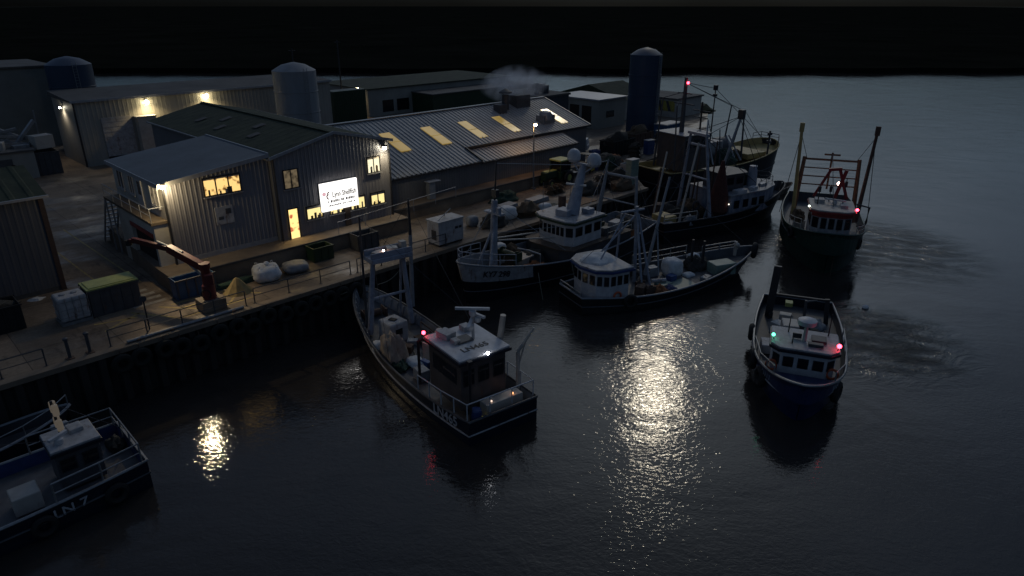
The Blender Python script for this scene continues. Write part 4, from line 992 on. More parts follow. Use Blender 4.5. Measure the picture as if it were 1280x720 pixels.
    def winch(s, x, y, z, w_=1.3, m=None):
        mb = MB(); mb.b2(x-.45,x+.45,y-w_/2-.12,y-w_/2,z,z+.75); mb.b2(x-.45,x+.45,y+w_/2,y+w_/2+.12,z,z+.75); mb.lathe([(.4,-w_/2),(.4,-w_/2+.06),(.22,-w_/2+.08),(.26,0),(.22,w_/2-.08),(.4,w_/2-.06),(.4,w_/2)], (x,y,z+.48), 14, 'y')
        # lathe about y uses c as centre
        return s.part(mb, 'winch', m or M['rusty'])
    def liferaft(s, p, rz=0):
        mb = MB(); mb.lathe([(.05,-.62),(.24,-.55),(.28,-.4),(.28,.4),(.24,.55),(.05,.62)], p, 14, 'y'); return s.part(mb, 'liferaft_canister', M['white'])
    def ring(s, p, axis='x'):
        mb = MB(); mb.torus(p, .3, .08, axis, 18, 8); return s.part(mb, 'lifebuoy', M['lifering'])
    def boxes(s, lst, name, m, bevel=.02):
        mb = MB()
        for c, d, rz in lst: mb.box(c, d, rz)
        return s.part(mb, name, m, None, False, bevel=bevel)
def tyre(b, x, y, z, label, axis, group, R_=.42, r=.16):
    sd_ = 1 if y > 0 else -1; t_ = x/b.L; q_ = b.skin(t_, min(1,z/b.zg(t_)), sd_, r*.8); q2_ = b.skin(t_+.02, min(1,z/b.zg(t_)), sd_, r*.8)
    o = MB(); o.torus((0,0,0), R_, r, axis, 18, 8); o = o.build('tyre_fender', M['rubber'])
    return single(o, label, 'fender', b.at(*q_), b.rz+math.atan2(q2_.y-q_.y, q2_.x-q_.x), group)
def on(b, o, x, y, z, rz=0): o.location = b.at(x,y,z); o.rotation_euler = (0,0,b.rz+rz); return o
def deck_bag(b, label, x, y, z, sz, seed, m=None, neck=False, rz=0): t = bulk_bag(label, 0, 0, 0, sz, seed, m, neck); return on(b, t, x, y, z, rz)
def deck_heap(b, label, x, y, z, r, m, seed, cat='net', name='net_heap'): return on(b, heap(label, 0,0,0, r, m, seed, cat, name), x, y, z)

# ---------------------------------------------------------------- gear crowded on the far quay
def pots(label, a, b_, n, m, seed, rz=R(45), group=None):
    """a stack of shellfish pots"""
    t = thing('pot_stack', label, 'pot stack', W(a,b_,Q), rz, group); random.seed(seed)
    for k in range(n):
        i, j = k % 3, k // 3
        x = i*.72; z = j*.5
        f = MB(); f.b2(x,x+.66,0,1.0,z,z+.05)
        for xx in (x,x+.62):
            f.path([(xx+.02,0,z+.03),(xx+.02,.1,z+.4),(xx+.02,.5,z+.47),(xx+.02,.9,z+.4),(xx+.02,1.0,z+.03)], .03, 5)
        f.blob((x+.33,.5,z+.04),(.3,.48,.36),.15,seed+k,10,6,0.)
        f.build('pot', m, t)
    return t
pots('stack of dark shellfish pots on the quay just left of the dull green boxes', 56.6, 43.4, 9, M['net'], 1)
pots('stack of green netted shellfish pots on the quay edge beyond the dull green boxes', 64.6, 47.9, 9, M['netg'], 2, R(70))
pots('low row of brown shellfish pots in front of the green tractor', 51.2, 45.4, 6, M['netb'], 3)
pots('stack of dark shellfish pots between the blue box stacks on the far quay', 71.6, 49.6, 12, M['net'], 4, R(60))
pots('stack of brown shellfish pots at the foot of the blue silo', 83.4, 54.0, 9, M['netb'], 5, R(40))
def drum(a, b_, m, label, group=None):
    t = thing('oil_drum', label, 'drum', W(a,b_,Q), 0, group); b = MB(); b.lathe([(.28,0),(.29,.02),(.29,.28),(.305,.3),(.29,.32),(.29,.58),(.305,.6),(.29,.62),(.29,.86),(.28,.88)], n=16); b.build('barrel', m, t); b = MB(); b.lathe([(.25,.881),(.25,.89),(.06,.895)], n=16); b.build('lid', M['rusty'], t); return t
d0 = drum(63.6, 49.6, M['bluep'], 'blue oil drum in the cluster right of the tractor', 'blue oil drums near the tractor')
for a_, b__ in ((64.3,49.9),(63.9,50.4),(64.8,50.6)): dup(d0, W(a_,b__,Q), 0)
rf_ = thing('forklift', 'dull yellow forklift parked on the quay between the tractor and the white van', 'forklift', W(62.0,50.0,Q), R(150))
b = MB(); b.b2(-1.1,1.0,-.5,.5,.25,.95); b.b2(-1.25,-.5,-.5,.5,.95,1.35); b.build('body', M['yellow'], rf_, False, bevel=.05)
b = MB()
for x in (-.6,.7):
    for y in (-.45,.45): b.bar((x,y,.95),(x,y,2.1),.07,.07)
b.b2(-.7,.8,-.52,.52,2.1,2.16); b.build('roll_cage', M['trim'], rf_, False)
b = MB(); b.b2(1.05,1.15,-.4,-.28,.05,2.5); b.b2(1.05,1.15,.28,.4,.05,2.5); b.b2(1.05,1.13,-.28,.28,2.3,2.4); b.build('lift_mast', M['trim'], rf_, False)
for y in (-.25,.25): b = MB(); b.b2(1.15,2.2,y-.06,y+.06,.08,.13); b.build('fork', M['steel'], rf_, False)
b = MB(); b.b2(-.35,.1,-.25,.25,.96,1.1); b.b2(-.45,-.35,-.25,.25,1.0,1.55); b.build('seat', M['rubber'], rf_, False)
for x in (-.75,.7):
    for y in (-.5,.5): b = MB(); b.torus((x,y,.3),.2,.1,'y',14,7); b.build('wheel', M['rubber'], rf_)
heap('dark net heap at the quay corner beside the green netted pots', 61.6, 44.6, Q, (1.4,1.1,1.1), M['net'], 16)
heap('orange net heap on the far quay between the pots and the dark open skip', 68.4, 50.6, Q, (1.3,1.0,.9), M['orange'], 17)
heap('pale rope heap on the quay below the brown plywood sheet', 47.6, 41.6, Q, (.9,.8,.6), M['rope'], 18)
heap('dark green net heap along the platform edge left of the tractor', 46.6, 47.6, Q, (1.6,.9,.8), M['netg'], 19)
V3 = Vector
# ---- centre boat
A = Boat('fishing_boat', 'dark fishing boat LN465 in the centre with white roofed wheelhouse and pale gantry', 'fishing boat', (21.8,22.4), (24.6,40.3), 5.2,
         zs=1.45, zm=1.15, zb=2.6, ws=.86, p=2.3, e=.62, rake=.9, bul=.7, inner=M['grey'])
A.hull(M['navy'], M['deck'], M['dgrey'], strake=M['white2'], sf=.42)
text('LN465', .82, A.skin(.115,.72,1,.05), A.skin(.09,.74,1)-A.skin(.15,.74,1), A.skin(.13,.95,1)-A.skin(.13,.5,1), M['letter'], A.root)
A.house([(1.6,-1.25),(5.0,-1.25),(5.0,1.65),(1.6,1.65)], 1.1, 4.0, M['stagingwood'], M['white'], M['navy'], .3, ((3,3),(2,1),(1,3),(0,2)), (.5,.84))
text('LN465', .62, (2.35,.25,A.rtop+.012), (0,-1,0), (1,0,0), M['ink'], A.root)
zr_ = A.rtop
A.mast((3.3,-.25,zr_),(3.3,-.25,zr_+1.5), .09,.07, M['white2'])
A.radar((3.3,-.25,zr_+1.4), 1.9, .9); A.radar((3.0,.1,zr_+.75), 1.4, 2.4); A.radar((3.2,-.5,zr_+1.0), 1.1, .2)
for q0 in (((4.3,.9,zr_+.2),(.9,.7,.35),.2),((3.4,.85,zr_+.12),(.5,.4,.22),0),((4.5,-.5,zr_+.15),(.6,.5,.28),0)): A.boxes([q0], 'roof_box', M['white2'])
A.boxes([((3.45,.35,zr_+.06),(.8,1.0,.1),0)], 'roof_hatch', M['dgrey'])
A.mast((2.9,-1.5,2.2),(2.5,-1.75,5.6), .2,.16, M['cream'], 'exhaust_funnel', 12)
a = MB(); a.tube((1.6,-2.1,1.2),(1.6,-2.1,3.6),.11); a.tube((1.6,-2.1,3.6),(1.2,-2.9,5.0),.1,.07); a.tube((1.6,-2.1,2.6),(1.4,-2.5,4.3),.05); A.part(a, 'landing_derrick', M['cream'])
a = MB(); a.tube((.55,1.75,1.0),(.55,1.75,4.6),.08); a.box((.55,1.75,4.6),(.25,.25,.2)); A.part(a, 'aft_post', M['trim'])
a = MB(); a.path([(5.8,1.9,.9),(5.8,1.9,3.7),(5.8,1.2,3.9),(5.6,.2,3.9)], .09, 8); A.part(a, 'davit', M['trim'])
a = MB(); a.box((5.6,.9,3.0),(.9,1.2,1.0),.2); a.lathe([(.3,2.4),(.35,3.6),(.2,3.9)], (6.1,.3,0), 10); A.part(a, 'casing', M['cream'], None, False, bevel=.03)
A.rail([A.gun(.27,1,-.06), A.gun(.14,1,-.06), A.gun(.015,1,-.1), A.gun(.015,-1,-.1), A.gun(.09,-1,-.06), A.gun(.17,-1,-.06)], .95, M['white'], .036, mid=False)
A.boxes([((.95,-.5,1.15),(.75,2.4,.95),0)], 'stern_locker', M['cream'], .04)
A.lamp((.75,-1.1,1.7), G['navo'], .06, 'deck_light'); A.lamp((.75,.3,1.7), glow('dull_deck_light',(1,.75,.6),1.2), .06, 'deck_light'); A.lamp((.6,1.0,1.0), glow('yellow_float_light',(.9,.8,.2),.6), .07, 'deck_light')
a = MB(); a.lathe([(.3,.75),(.33,1.0),(.33,1.5),(.3,1.7),(.05,1.72)], (.55,1.75-.3,0), 14); A.part(a, 'blue_barrel', M['bluep'])
A.lamp((5.15,1.85,4.5), G['navr'], .11, post=(5.1,1.75,4.1)); A.lamp((1.25,.15,4.35), G['navw'], .09, 'deck_light', post=(1.5,.15,4.2))
# goal post gantry amidships
g_ = MB()
for sd in (1,-1): g_.tube((13.2,sd*1.55,1.1),(13.0,sd*1.05,6.3),.2,.15,10); g_.tube((14.4,sd*1.3,1.2),(13.2,sd*1.0,5.9),.09,.08,8)
g_.tube((13.1,-1.3,3.6),(13.1,1.3,3.6),.1,.1,8)
A.part(g_, 'gantry', M['pgrey'])
g_ = MB(); g_.box((12.9,0,6.42),(1.3,2.9,.3)); g_.box((13.4,0,6.75),(.12,2.9,.4)); g_.box((12.4,0,6.75),(.08,2.9,.36)); A.part(g_, 'gantry_platform', M['pgrey'], None, False, bevel=.03)
A.boxes([((12.8,.7,6.75),(.5,.8,.3),.3),((12.9,-.3,6.8),(.6,.7,.35),-.3),((13.0,-1.1,6.9),(.4,.4,.6),.1)], 'gantry_gear', M['cream'])
A.lamp((12.6,.45,6.95), G['navp'], .07, 'deck_light')
A.mast((13.8,1.5,1.3),(13.4,1.55,9.2), .1,.06, M['dgrey'], 'derrick_pole'); A.mast((14.6,-2.4,1.6),(14.9,-2.7,6.8), .16,.13, M['grey'], 'derrick_pole'); A.mast((14.9,-2.7,6.8),(15.0,-2.75,9.3), .12,.06, M['trim'], 'derrick_top')
A.wires([((13.4,1.55,9.1),(3.3,-.25,zr_+1.3)),((13.4,1.55,9.1),(17.8,0,2.6)),((15,-2.75,9.2),(17.8,0,2.6)),((15,-2.75,9.2),(4.8,-1.2,4.2)),((13,1,6.3),(9,2.3,1.3))])
g_ = MB(); g_.box((12.2,.35,1.45),(1.5,1.4,1.5),.15); A.part(g_, 'hopper', M['white2'], None, False, bevel=.12)
g_ = MB(); g_.box((12.2,.35,2.22),(.5,.35,.06),.5); g_.box((11.43,.3,1.6),(.06,.5,.4),.15); A.part(g_, 'hopper_hole', M['rubber'], None, False)
A.winch(15.2,.3,1.1,1.4); A.winch(7.6,-1.2,.5,1.2)
for i,(x,y) in enumerate(((9.4,-1.3),(10.9,-1.5))):
    g_ = MB(); g_.box((x,y,.9),(1.2,1.5,.12)); g_.bar((x-.5,y-.7,.9),(x+.9,y,1.7),.09,.09); g_.bar((x-.5,y+.7,.9),(x+.9,y,1.7),.09,.09); g_.blob((x-.3,y,.45),(.7,.7,.45),.3,i+3,16,8,-.1)
    A.part(g_, 'dredge', M['rusty'])
for k in range(9):
    for sd in (1,-1): t_ = .7+k*.033; a = MB(); a.tube(A.gun(t_,sd,-.2,-.02), A.gun(t_,sd,-.36,-.75), .05); A.part(a, 'bulwark_stay', M['grey'])
g_ = MB(); g_.torus((16.6,.1,2.3),.35,.07,'x',14,6); g_.tube((16.9,-.9,1.4),(16.9,.9,1.4),.12); A.part(g_, 'bow_roller', M['trim'])
deck_heap(A, 'stained brown conical canvas heap on the port deck of the centre boat', 9.9, 1.5, .5, (.95,.85,1.75), M['buoy'], 31, 'canvas', 'canvas_heap')
deck_bag(A, 'crumpled white bag against the port bulwark of the centre boat, forward of the canvas heap', 11.3, 1.9, .55, (.7,.7,.9), 33, None, False)
deck_bag(A, 'flat white sheet bag on deck between wheelhouse and canvas heap of the centre boat', 8.6, .7, .5, (1.3,.9,.45), 35, None, False)
deck_heap(A, 'green net bundle on deck just behind the canvas heap of the centre boat', 9.0, 1.7, .5, (.8,.5,.5), M['netg'], 36)
deck_heap(A, 'dark net heap on the starboard deck of the centre boat beside the dredges', 7.6, -1.3, .5, (1.1,.8,.7), M['net'], 37)

for k_,(x,y,w1,w2,h) in enumerate(((6.9,1.2,.9,.7,.7),(8.0,.2,.7,.6,.5),(6.6,-.6,.8,.6,.9),(10.4,.4,.9,.6,.6),(11.0,-.4,.7,.5,.5),(14.6,-.9,.9,.7,.8),(15.0,1.0,.8,.6,.6))):
    A.boxes([((x,y,.5+h/2),(w1,w2,h),.25*k_)], 'fish_bin', (M['grey'],M['plasticb'],M['dgrey'],M['rusty'],M['plastic'],M['dgrey'],M['grey'])[k_], .04)
m_ = MB(); m_.path([(6.5,-1,.7),(8.5,-.3,.62),(9.2,.3,.65),(10.8,-.2,.66),(12.0,1.3,.7),(14.5,1.6,1.0),(16,.5,1.4)], .05, 6); A.part(m_, 'loose_rope', M['rope'])
# ---- white bowed trawler alongside the quay
B_ = Boat('fishing_trawler', 'trawler KY7 298 with white bow bulwark and two white domes on a pale mast', 'trawler', (54,36.9), (31.2,36.9), 6.2,
          zs=2.3, zm=1.8, zb=3.5, ws=.8, p=2.2, e=.55, rake=.8, bul=1.0, split=.55, upper_from=.74, inner=M['grey'])
B_.hull(M['black'], M['deckb'], M['grey'], M['white2'], strake=M['dgrey'], sf=.3)
text('KY7 298', .8, B_.skin(.905,.76,1,.06), B_.skin(.925,.76,1)-B_.skin(.885,.76,1), V3((0,-.25,1)), M['ink'], B_.root, sx=.85) if False else None
tn = (B_.skin(.875,.76,1)-B_.skin(.925,.76,1)); text('KY7 298', .72, B_.skin(.9,.77,1,.1), tn, B_.skin(.9,.95,1)-B_.skin(.9,.6,1), M['ink'], B_.root, sx=.9)
pl = MB(); pl.prism([(4.5,-2.7),(12.6,-2.7),(13.2,-1.5),(13.2,1.6),(12.6,2.7),(4.5,2.7)], .9, 2.5); B_.part(pl, 'deckhouse', M['dgrey'], None, False, bevel=.04)
pl = MB(); pl.prism([(4.4,-2.8),(12.7,-2.8),(13.35,-1.5),(13.35,1.6),(12.7,2.8),(4.4,2.8)], 2.505, 2.6); B_.part(pl, 'boat_deck', M['deckb'], None, False)
B_.house([(8.3,-2.1),(11.7,-2.0),(12.3,-1.0),(12.3,1.4),(11.9,2.15),(8.3,2.2)], 2.6, 4.55, M['white'], M['white2'], M['dgreen'], .35, ((2,5),(3,1),(4,3),(1,1)), (.42,.82))
zr_ = B_.rtop
m_ = MB(); m_.tube((10.3,.5,zr_),(9.1,.6,9.0),.62,.26,16); B_.part(m_, 'dome_mast', M['pgrey'])
m_ = MB(); m_.bar((9.1,-.55,8.95),(9.1,1.75,8.95),.22,.14); m_.tube((9.1,-.5,8.9),(9.4,.55,8.1),.06); m_.tube((9.1,1.7,8.9),(9.4,.6,8.1),.06); B_.part(m_, 'crosstree', M['pgrey'], None, False)
B_.dome((9.1,-.5,9.05), .58); B_.dome((9.1,1.7,8.95), .6)
B_.radar((9.9,.5,6.9), 1.8, 1.9)
for q0 in (((10.9,.2,zr_+.25),(1.1,1.2,.5),.1),((9.0,1.2,zr_+.2),(.8,.8,.4),0)): B_.boxes([q0], 'roof_box', M['pgrey'])
m_ = MB(); m_.lathe([(.34,zr_),(.36,zr_+.9),(.3,zr_+1.0),(.05,zr_+1.02)], (9.2,-1.6,0), 14); B_.part(m_, 'funnel', M['rusty'])
m_ = MB()
for x,y in ((8.6,-1.2),(8.7,1.9),(11.6,-1.7)): m_.tube((x,y,zr_),(x,y,zr_+2.6),.03,.012)
B_.part(m_, 'aerial', M['steel'])
B_.rail([B_.gun(.82,1,-.1), B_.gun(.88,1,-.1), B_.gun(.94,1,-.1), B_.gun(.975,1,-.1), B_.gun(.998,1,-.05), B_.gun(.975,-1,-.1), B_.gun(.94,-1,-.1), B_.gun(.88,-1,-.1), B_.gun(.82,-1,-.1)], .95, M['pgrey'], .035)
B_.rail([(4.5,2.7,2.6),(8.0,2.7,2.6)], .95, M['steel'])
m_ = MB(); m_.tube((19.1,-.1,2.3),(18.9,-.1,7.6),.34,.24,14); m_.tube((20.1,.6,2.4),(19.1,0,5.2),.14,.1,8); m_.tube((20.1,-.8,2.4),(19.1,-.2,5.2),.14,.1,8); B_.part(m_, 'foremast', M['pgrey'])
m_ = MB(); m_.tube((18.9,-.1,7.5),(18.65,-.1,10.6),.09,.04,8); m_.box((18.8,-.1,8.1),(.35,.5,.6)); B_.part(m_, 'topmast', M['trim'])
m_ = MB(); m_.box((18.95,-.1,6.6),(.5,1.8,.14)); m_.box((19.1,.55,6.9),(.3,.3,.5)); B_.part(m_, 'mast_platform', M['pgrey'], None, False)
B_.wires([((18.9,-.1,7.5),(22.4,0,3.5)),((18.8,-.1,7.3),(13.2,2.4,2.7)),((18.8,-.1,7.3),(13.2,-2.4,2.7)),((18.7,-.1,10.4),(9.2,.6,8.9)),((19.0,0,5.0),(12.6,2.0,4.6))], .022, m=M['steel'])
m_ = MB(); m_.tube((18.8,.2,4.4),(12.9,.9,3.4),.07); m_.tube((18.8,-.4,4.4),(12.9,-1.1,3.4),.07); B_.part(m_, 'boom', M['cream'])
B_.winch(17.4,0,2.4,1.8,M['dgreen'])
B_.boxes([((15.2,-.8,1.6),(1.6,1.5,.7),.1),((16.6,-1.6,2.0),(1.0,.8,.9),.3)], 'hatch', M['cream'])
m_ = MB(); m_.path([(16.2,2.3,2.0),(16.2,2.3,3.1),(16.6,1.4,3.3),(16.9,.4,3.3)],.06,6); B_.part(m_, 'deck_frame', M['white2'])
g_ = MB()
for sd in (1,-1): g_.tube((3.2,sd*2.3,1.3),(2.8,sd*1.7,7.0),.17,.13,10)
g_.tube((2.8,-1.8,6.8),(2.8,1.8,6.8),.13,.13,8); g_.tube((2.9,-2,4.4),(2.9,2,4.4),.08); B_.part(g_, 'stern_gantry', M['grey'])
B_.winch(6.6,0,2.62,1.6,M['dgreen']); B_.boxes([((5.4,1.6,3.0),(1.3,.9,.8),.1)], 'deck_locker', M['white2'], .04); B_.boxes([((7.4,1.9,2.95),(.8,.6,.7),0)], 'deck_locker', M['dgrey'], .04)
B_.liferaft((7.6,-1.5,3.0)); B_.mast((6.0,-.4,2.6),(4.6,-.2,8.6), .12,.07, M['grey'], 'derrick_post')
B_.wires([((4.6,-.2,8.5),(9.2,.6,8.8)),((4.6,-.2,8.5),(2.8,1.6,6.9)),((4.6,-.2,8.5),(2.8,-1.6,6.9)),((2.8,1.7,6.9),(.3,2.0,2.4)),((2.8,-1.7,6.9),(.3,-2.0,2.4)),((4.6,-.2,8.5),(12.6,2.4,2.7))], .022, m=M['steel'])
deck_heap(B_, 'dark net heap on the after deck of the white bowed trawler under its stern gantry', 2.6, .4, 1.3, (1.5,1.6,1.3), M['net'], 46)
deck_heap(B_, 'orange net bundle at the aft rail of the white bowed trawler', 4.0, 2.3, 1.4, (.8,.5,.9), M['orange'], 47)
deck_heap(B_, 'orange brown net heap on the foredeck of the white bowed trawler', 15.6, 1.3, .95, (1.35,1.05,.9), M['orange'], 41)
deck_heap(B_, 'dark net heap in front of the wheelhouse of the white bowed trawler', 14.0, -.6, 1.1, (1.1,1.3,.9), M['net'], 42)
deck_heap(B_, 'brown net heap on the quay side foredeck of the white bowed trawler', 15.9, -1.6, 1.3, (1.3,1.0,1.3), M['netb'], 43)
deck_bag(B_, 'white bag hanging between foremast and wheelhouse of the white bowed trawler', 16.6, -2.0, 2.2, (1.0,.9,.9), 44)
deck_heap(B_, 'rolled pale tarpaulin beside the orange brown heap of the white bowed trawler', 13.6, 2.2, 1.0, (.9,.4,.5), M['bag'], 45, 'tarpaulin', 'tarpaulin_roll')

# ---- black cutter rafted outside
C_ = Boat('fishing_cutter', 'long black cutter with blue rimmed white wheelhouse at its left end and cluttered deck', 'fishing boat', (36.9,30.6), (54.2,24.7), 6.0,
          zs=1.4, zm=1.15, zb=2.2, ws=.55, p=2.0, e=.75, rake=1.4, bul=.65, inner=M['dgrey'])
C_.hull(M['black'], M['deck'], M['grey'], strake=M['dgrey'], sf=.5)
C_.house([(3.8,-2.1),(3.8,1.9),(1.8,1.9),(.95,1.1),(.8,-.2),(1.25,-1.5),(2.1,-2.1)], .8, 3.2, M['white'], M['white2'], M['bluep'], .35, ((6,3),(5,2),(4,2),(3,2),(2,1),(0,2)), (.55,.86))
zr_ = C_.rtop
m_ = MB(); m_.blob((2.4,.2,zr_-.02),(1.3,1.2,.45),.2,6,22,10,0.); C_.part(m_, 'roof_cover', M['bag'])
C_.ring((2.75,-2.22,1.3), 'y')
m_ = MB(); m_.tube((6.6,1.0,.6),(6.3,.9,7.0),.16,.12,10); m_.tube((6.0,-.9,.6),(6.3,.9,6.6),.1,.09,8); m_.tube((6.9,-.8,.6),(6.4,.8,6.4),.1,.09,8); m_.tube((3.0,1.0,zr_),(6.3,.9,6.4),.07,.06,8); m_.tube((2.0,-.6,zr_),(5.0,.6,6.6),.06,.05,8); m_.tube((4.6,.6,6.8),(7.2,1.2,6.6),.1,.1,8); m_.tube((5.0,1.6,.6),(4.9,.9,6.6),.1,.09,8)
C_.part(m_, 'mast_frame', M['pgrey'])
m_ = MB(); m_.tube((7.3,.6,1.2),(9.8,1.6,8.8),.15,.1,10); m_.tube((7.9,-.4,1.4),(8.6,1.1,5.0),.07,.06,8); C_.part(m_, 'derrick_boom', M['grey'])
C_.wires([((9.8,1.6,8.7),(6.3,.9,6.9)),((9.8,1.6,8.7),(17,0,2.8)),((6.3,.9,6.9),(.8,0,3.5)),((6.3,.9,6.6),(11,-2.5,1.5)),((6.3,.9,6.6),(11,2.7,1.5))], .018)
C_.winch(6.0,-1.3,.6,1.3); C_.winch(7.4,1.4,.6,1.2,M['dgrey'])
C_.rail([C_.gun(.42,1,-.1), C_.gun(.52,1,-.1), C_.gun(.62,1,-.1), C_.gun(.7,1,-.1)], .95, M['steel'], .04); C_.rail([C_.gun(.78,1,-.1), C_.gun(.86,1,-.1), C_.gun(.93,1,-.1)], .6, M['steel'], .05)
C_.rail([C_.gun(0.0,1,-.1,.0), C_.gun(0.0,-1,-.1,0.)], .35, M['steel'], .04, mid=False)
C_.boxes([((9.6,-1.3,.62),(2.2,1.9,.16),.05),((8.3,-.6,.7),(1.2,.9,.2),.2)], 'hatch_cover', M['pgreen'])
C_.boxes([((14.0,-.9,1.25),(2.0,1.3,1.0),-.1)], 'net_bin', M['pgreen'], .06)
m_ = MB(); m_.tube((7.4,-.2,.95),(8.6,-.5,.95),.16,.16,10); C_.part(m_, 'white_pipe', M['white2'])
m_ = MB(); m_.tube((16.2,0,1.7),(16.2,0,2.9),.14); m_.tube((15.9,-.5,2.5),(16.5,.5,2.5),.08); m_.sphere((16.0,-.4,2.75),.2); C_.part(m_, 'bow_bitt', M['cream'])
for k_,(x,y,w1,w2,h) in enumerate(((8.8,1.6,.9,.7,.8),(9.4,-.2,.7,.6,.6),(11.9,-1.5,1.0,.6,.5),(5.3,-1.6,.8,.7,.9),(12.2,1.9,.8,.5,.7),(15.0,.9,.9,.7,.6))):
    C_.boxes([((x,y,.55+h/2),(w1,w2,h),.2*k_)], 'fish_bin', (M['plastic'],M['plasticb'],M['grey'],M['rusty'],M['cream'],M['dgrey'])[k_], .04)
m_ = MB(); m_.path([(7.0,-1,.75),(8.5,-.6,.7),(9.5,.6,.72),(11,.2,.7),(12.6,-.6,.8),(14,.2,1.0)], .06, 6); C_.part(m_, 'loose_rope', M['rope'])
for x,y in ((12.3,.9),(12.9,.2)):
    m_ = MB(); m_.tube((x,y,.6),(x,y,3.4),.13,.1); C_.part(m_, 'deck_post', M['trim'])
deck_bag(C_, 'pale upright bulk bag amidships on the long black cutter', 10.3, .9, .55, (1.5,1.4,1.5), 51, None, False)
deck_bag(C_, 'small flat white sack beside the pale upright bag on the long black cutter', 11.3, -.1, .55, (.9,.8,.4), 52, None, False)
deck_heap(C_, 'orange net heap behind the wheelhouse on the long black cutter', 6.9, -1.8, .5, (.8,.6,.6), M['orange'], 53)
deck_heap(C_, 'blue grey net heap next to the orange heap on the long black cutter', 8.0, -1.9, .5, (.6,.6,.5), mat('blue_net',(.09,.1,.2),(.04,.05,.1),.95,scale=7,bump=.9,bscale=35), 54)
deck_heap(C_, 'dark net heap in the forward half of the long black cutter', 12.9, .8, .6, (1.2,1.0,1.1), M['net'], 55)
deck_bag(C_, 'white bag by the far rail in the forward half of the long black cutter', 13.2, 1.7, .9, (1.0,.8,.9), 56, None, False)
tyre(C_, 17.75, -.75, 2.1, 'large black tyre on the bow of the long black cutter', 'y', 'tyres on the black cutter', .5, .22)
tyre(C_, 3.6, -3.1, .95, 'black tyre on the side of the long black cutter below its wheelhouse', 'y', 'tyres on the black cutter')

# ---- trawler with the tall booms
D_ = Boat('fishing_trawler', 'trawler with blue and white streaked forward shelter and tall boom raised over its deck', 'trawler', (55.4,36.6), (73.6,31.3), 6.4,
          zs=2.0, zm=2.0, zb=3.4, ws=.85, p=2.3, e=.6, rake=1.3, bul=.9, inner=M['dgrey'])
D_.hull(M['black'], M['deck'], M['dgrey'], strake=M['dgrey'], sf=.6)
sb = mat('streaked_blue_white', (.36,.38,.41), (.05,.08,.15), .55, scale=1.3, stretch=(1.4,1.4,.5), rust=(.12,.07,.05), rust_amt=-.02)
pl = MB(); pl.prism([(8.2,-2.95),(13.2,-2.75),(15.6,-1.75),(16.8,-.4),(16.8,.4),(15.6,1.75),(13.2,2.75),(8.2,2.95)], 1.6, 3.7); sh_ = D_.part(pl, 'shelter', sb, None, False, bevel=.05)
pl = MB(); pl.prism([(8.1,-3.02),(13.2,-2.82),(15.65,-1.8),(16.9,-.4),(16.9,.4),(15.65,1.8),(13.2,2.82),(8.1,3.02)], 3.705, 3.82); D_.part(pl, 'shelter_roof', M['grey'], None, False)
for x in (8.7,10.0,11.3,12.4):
    pl = MB(); yy = -2.95+.2*max(0,x-8.2)/5; pl.b2(x,x+.7,yy-.05,yy-.01,2.4,3.2); D_.part(pl, 'shelter_window', M['glass'], sh_, False)
D_.house([(8.6,-1.6),(11.2,-1.6),(11.8,-.7),(11.8,.7),(11.2,1.6),(8.6,1.6)], 3.82, 5.5, M['dgrey'], M['dgrey'], None, .25, ((0,2),(2,3),(1,1),(4,2)), (.4,.85))
m_ = MB(); m_.lathe([(.55,3.8),(.4,5.9),(.05,5.95)], (13.2,-.8,0), 12); D_.part(m_, 'vent_trunk', M['pgrey'])
m_ = MB()
for sd in (1,-1): m_.tube((6.2,sd*2.4,1.2),(5.8,sd*1.1,9.6),.19,.13,10)
m_.tube((5.9,-1.3,8.6),(5.9,1.3,8.6),.13); m_.tube((6.0,-1.8,5.4),(6.0,1.8,5.4),.1); m_.tube((5.8,-1.1,9.6),(5.8,-1.1,11.2),.08,.05); m_.box((5.8,0,9.7),(.4,2.7,.25)); D_.part(m_, 'mast_gantry', M['pgrey'])
m_ = MB(); m_.tube((6.8,-1.0,1.2),(9.6,-1.6,11.2),.17,.13,10); D_.part(m_, 'boom', M['grey'])
m_ = MB(); m_.box((9.65,-1.6,11.5),(.55,.6,.9),.3); D_.part(m_, 'boom_head', M['trim'], None, False, bevel=.05)
m_ = MB(); m_.tube((2.2,-2.2,1.4),(4.4,-1.6,9.2),.12,.1); m_.tube((1.2,.5,1.4),(3.0,1.2,8.0),.09); D_.part(m_, 'stay_pole', M['cream'])
D_.wires([((9.6,-1.6,11.3),(5.8,-1,9.6)),((9.6,-1.6,11.3),(5.8,1,9.6)),((9.6,-1.6,11.3),(16.5,0,4.5)),((5.8,1.1,9.6),(.3,1.5,2.2)),((5.8,-1.1,9.6),(.3,-1.5,2.2)),((5.8,-1.1,11),(9,0,6.4)),((9.6,-1.6,11),(6.5,-2.2,1.5))], .03, m=M['dgrey'])
m_ = MB(); m_.lathe([(.15,0),(.45,-1.5),(.9,-3.5),(1.0,-5.0),(.5,-5.8)], (7.6,-1.9,7.2), 16); D_.part(m_, 'hanging_net', mat('red_brown_net',(.12,.04,.03),(.04,.016,.013),.95,scale=5,bump=.9,bscale=30))
D_.winch(5.0,.8,1.2,2.0); D_.boxes([((1.4,-1.0,1.75),(1.5,1.9,1.2),.1)], 'ochre_locker', M['ochre'], .04)
D_.lamp((7.9,-3.02,3.0), glow('small_deck_light',(1.,.9,.75),2.), .07, 'deck_light'); 
D_.rail([D_.gun(0,-1,-.1), D_.gun(.1,-1,-.1), D_.gun(.2,-1,-.1)], .9, M['cream'], .04)
D_.rail([(12.4,-2.6,3.82),(15.4,-1.6,3.82),(16.6,0,3.82),(15.4,1.6,3.82)], .9, M['dgrey'], .03)
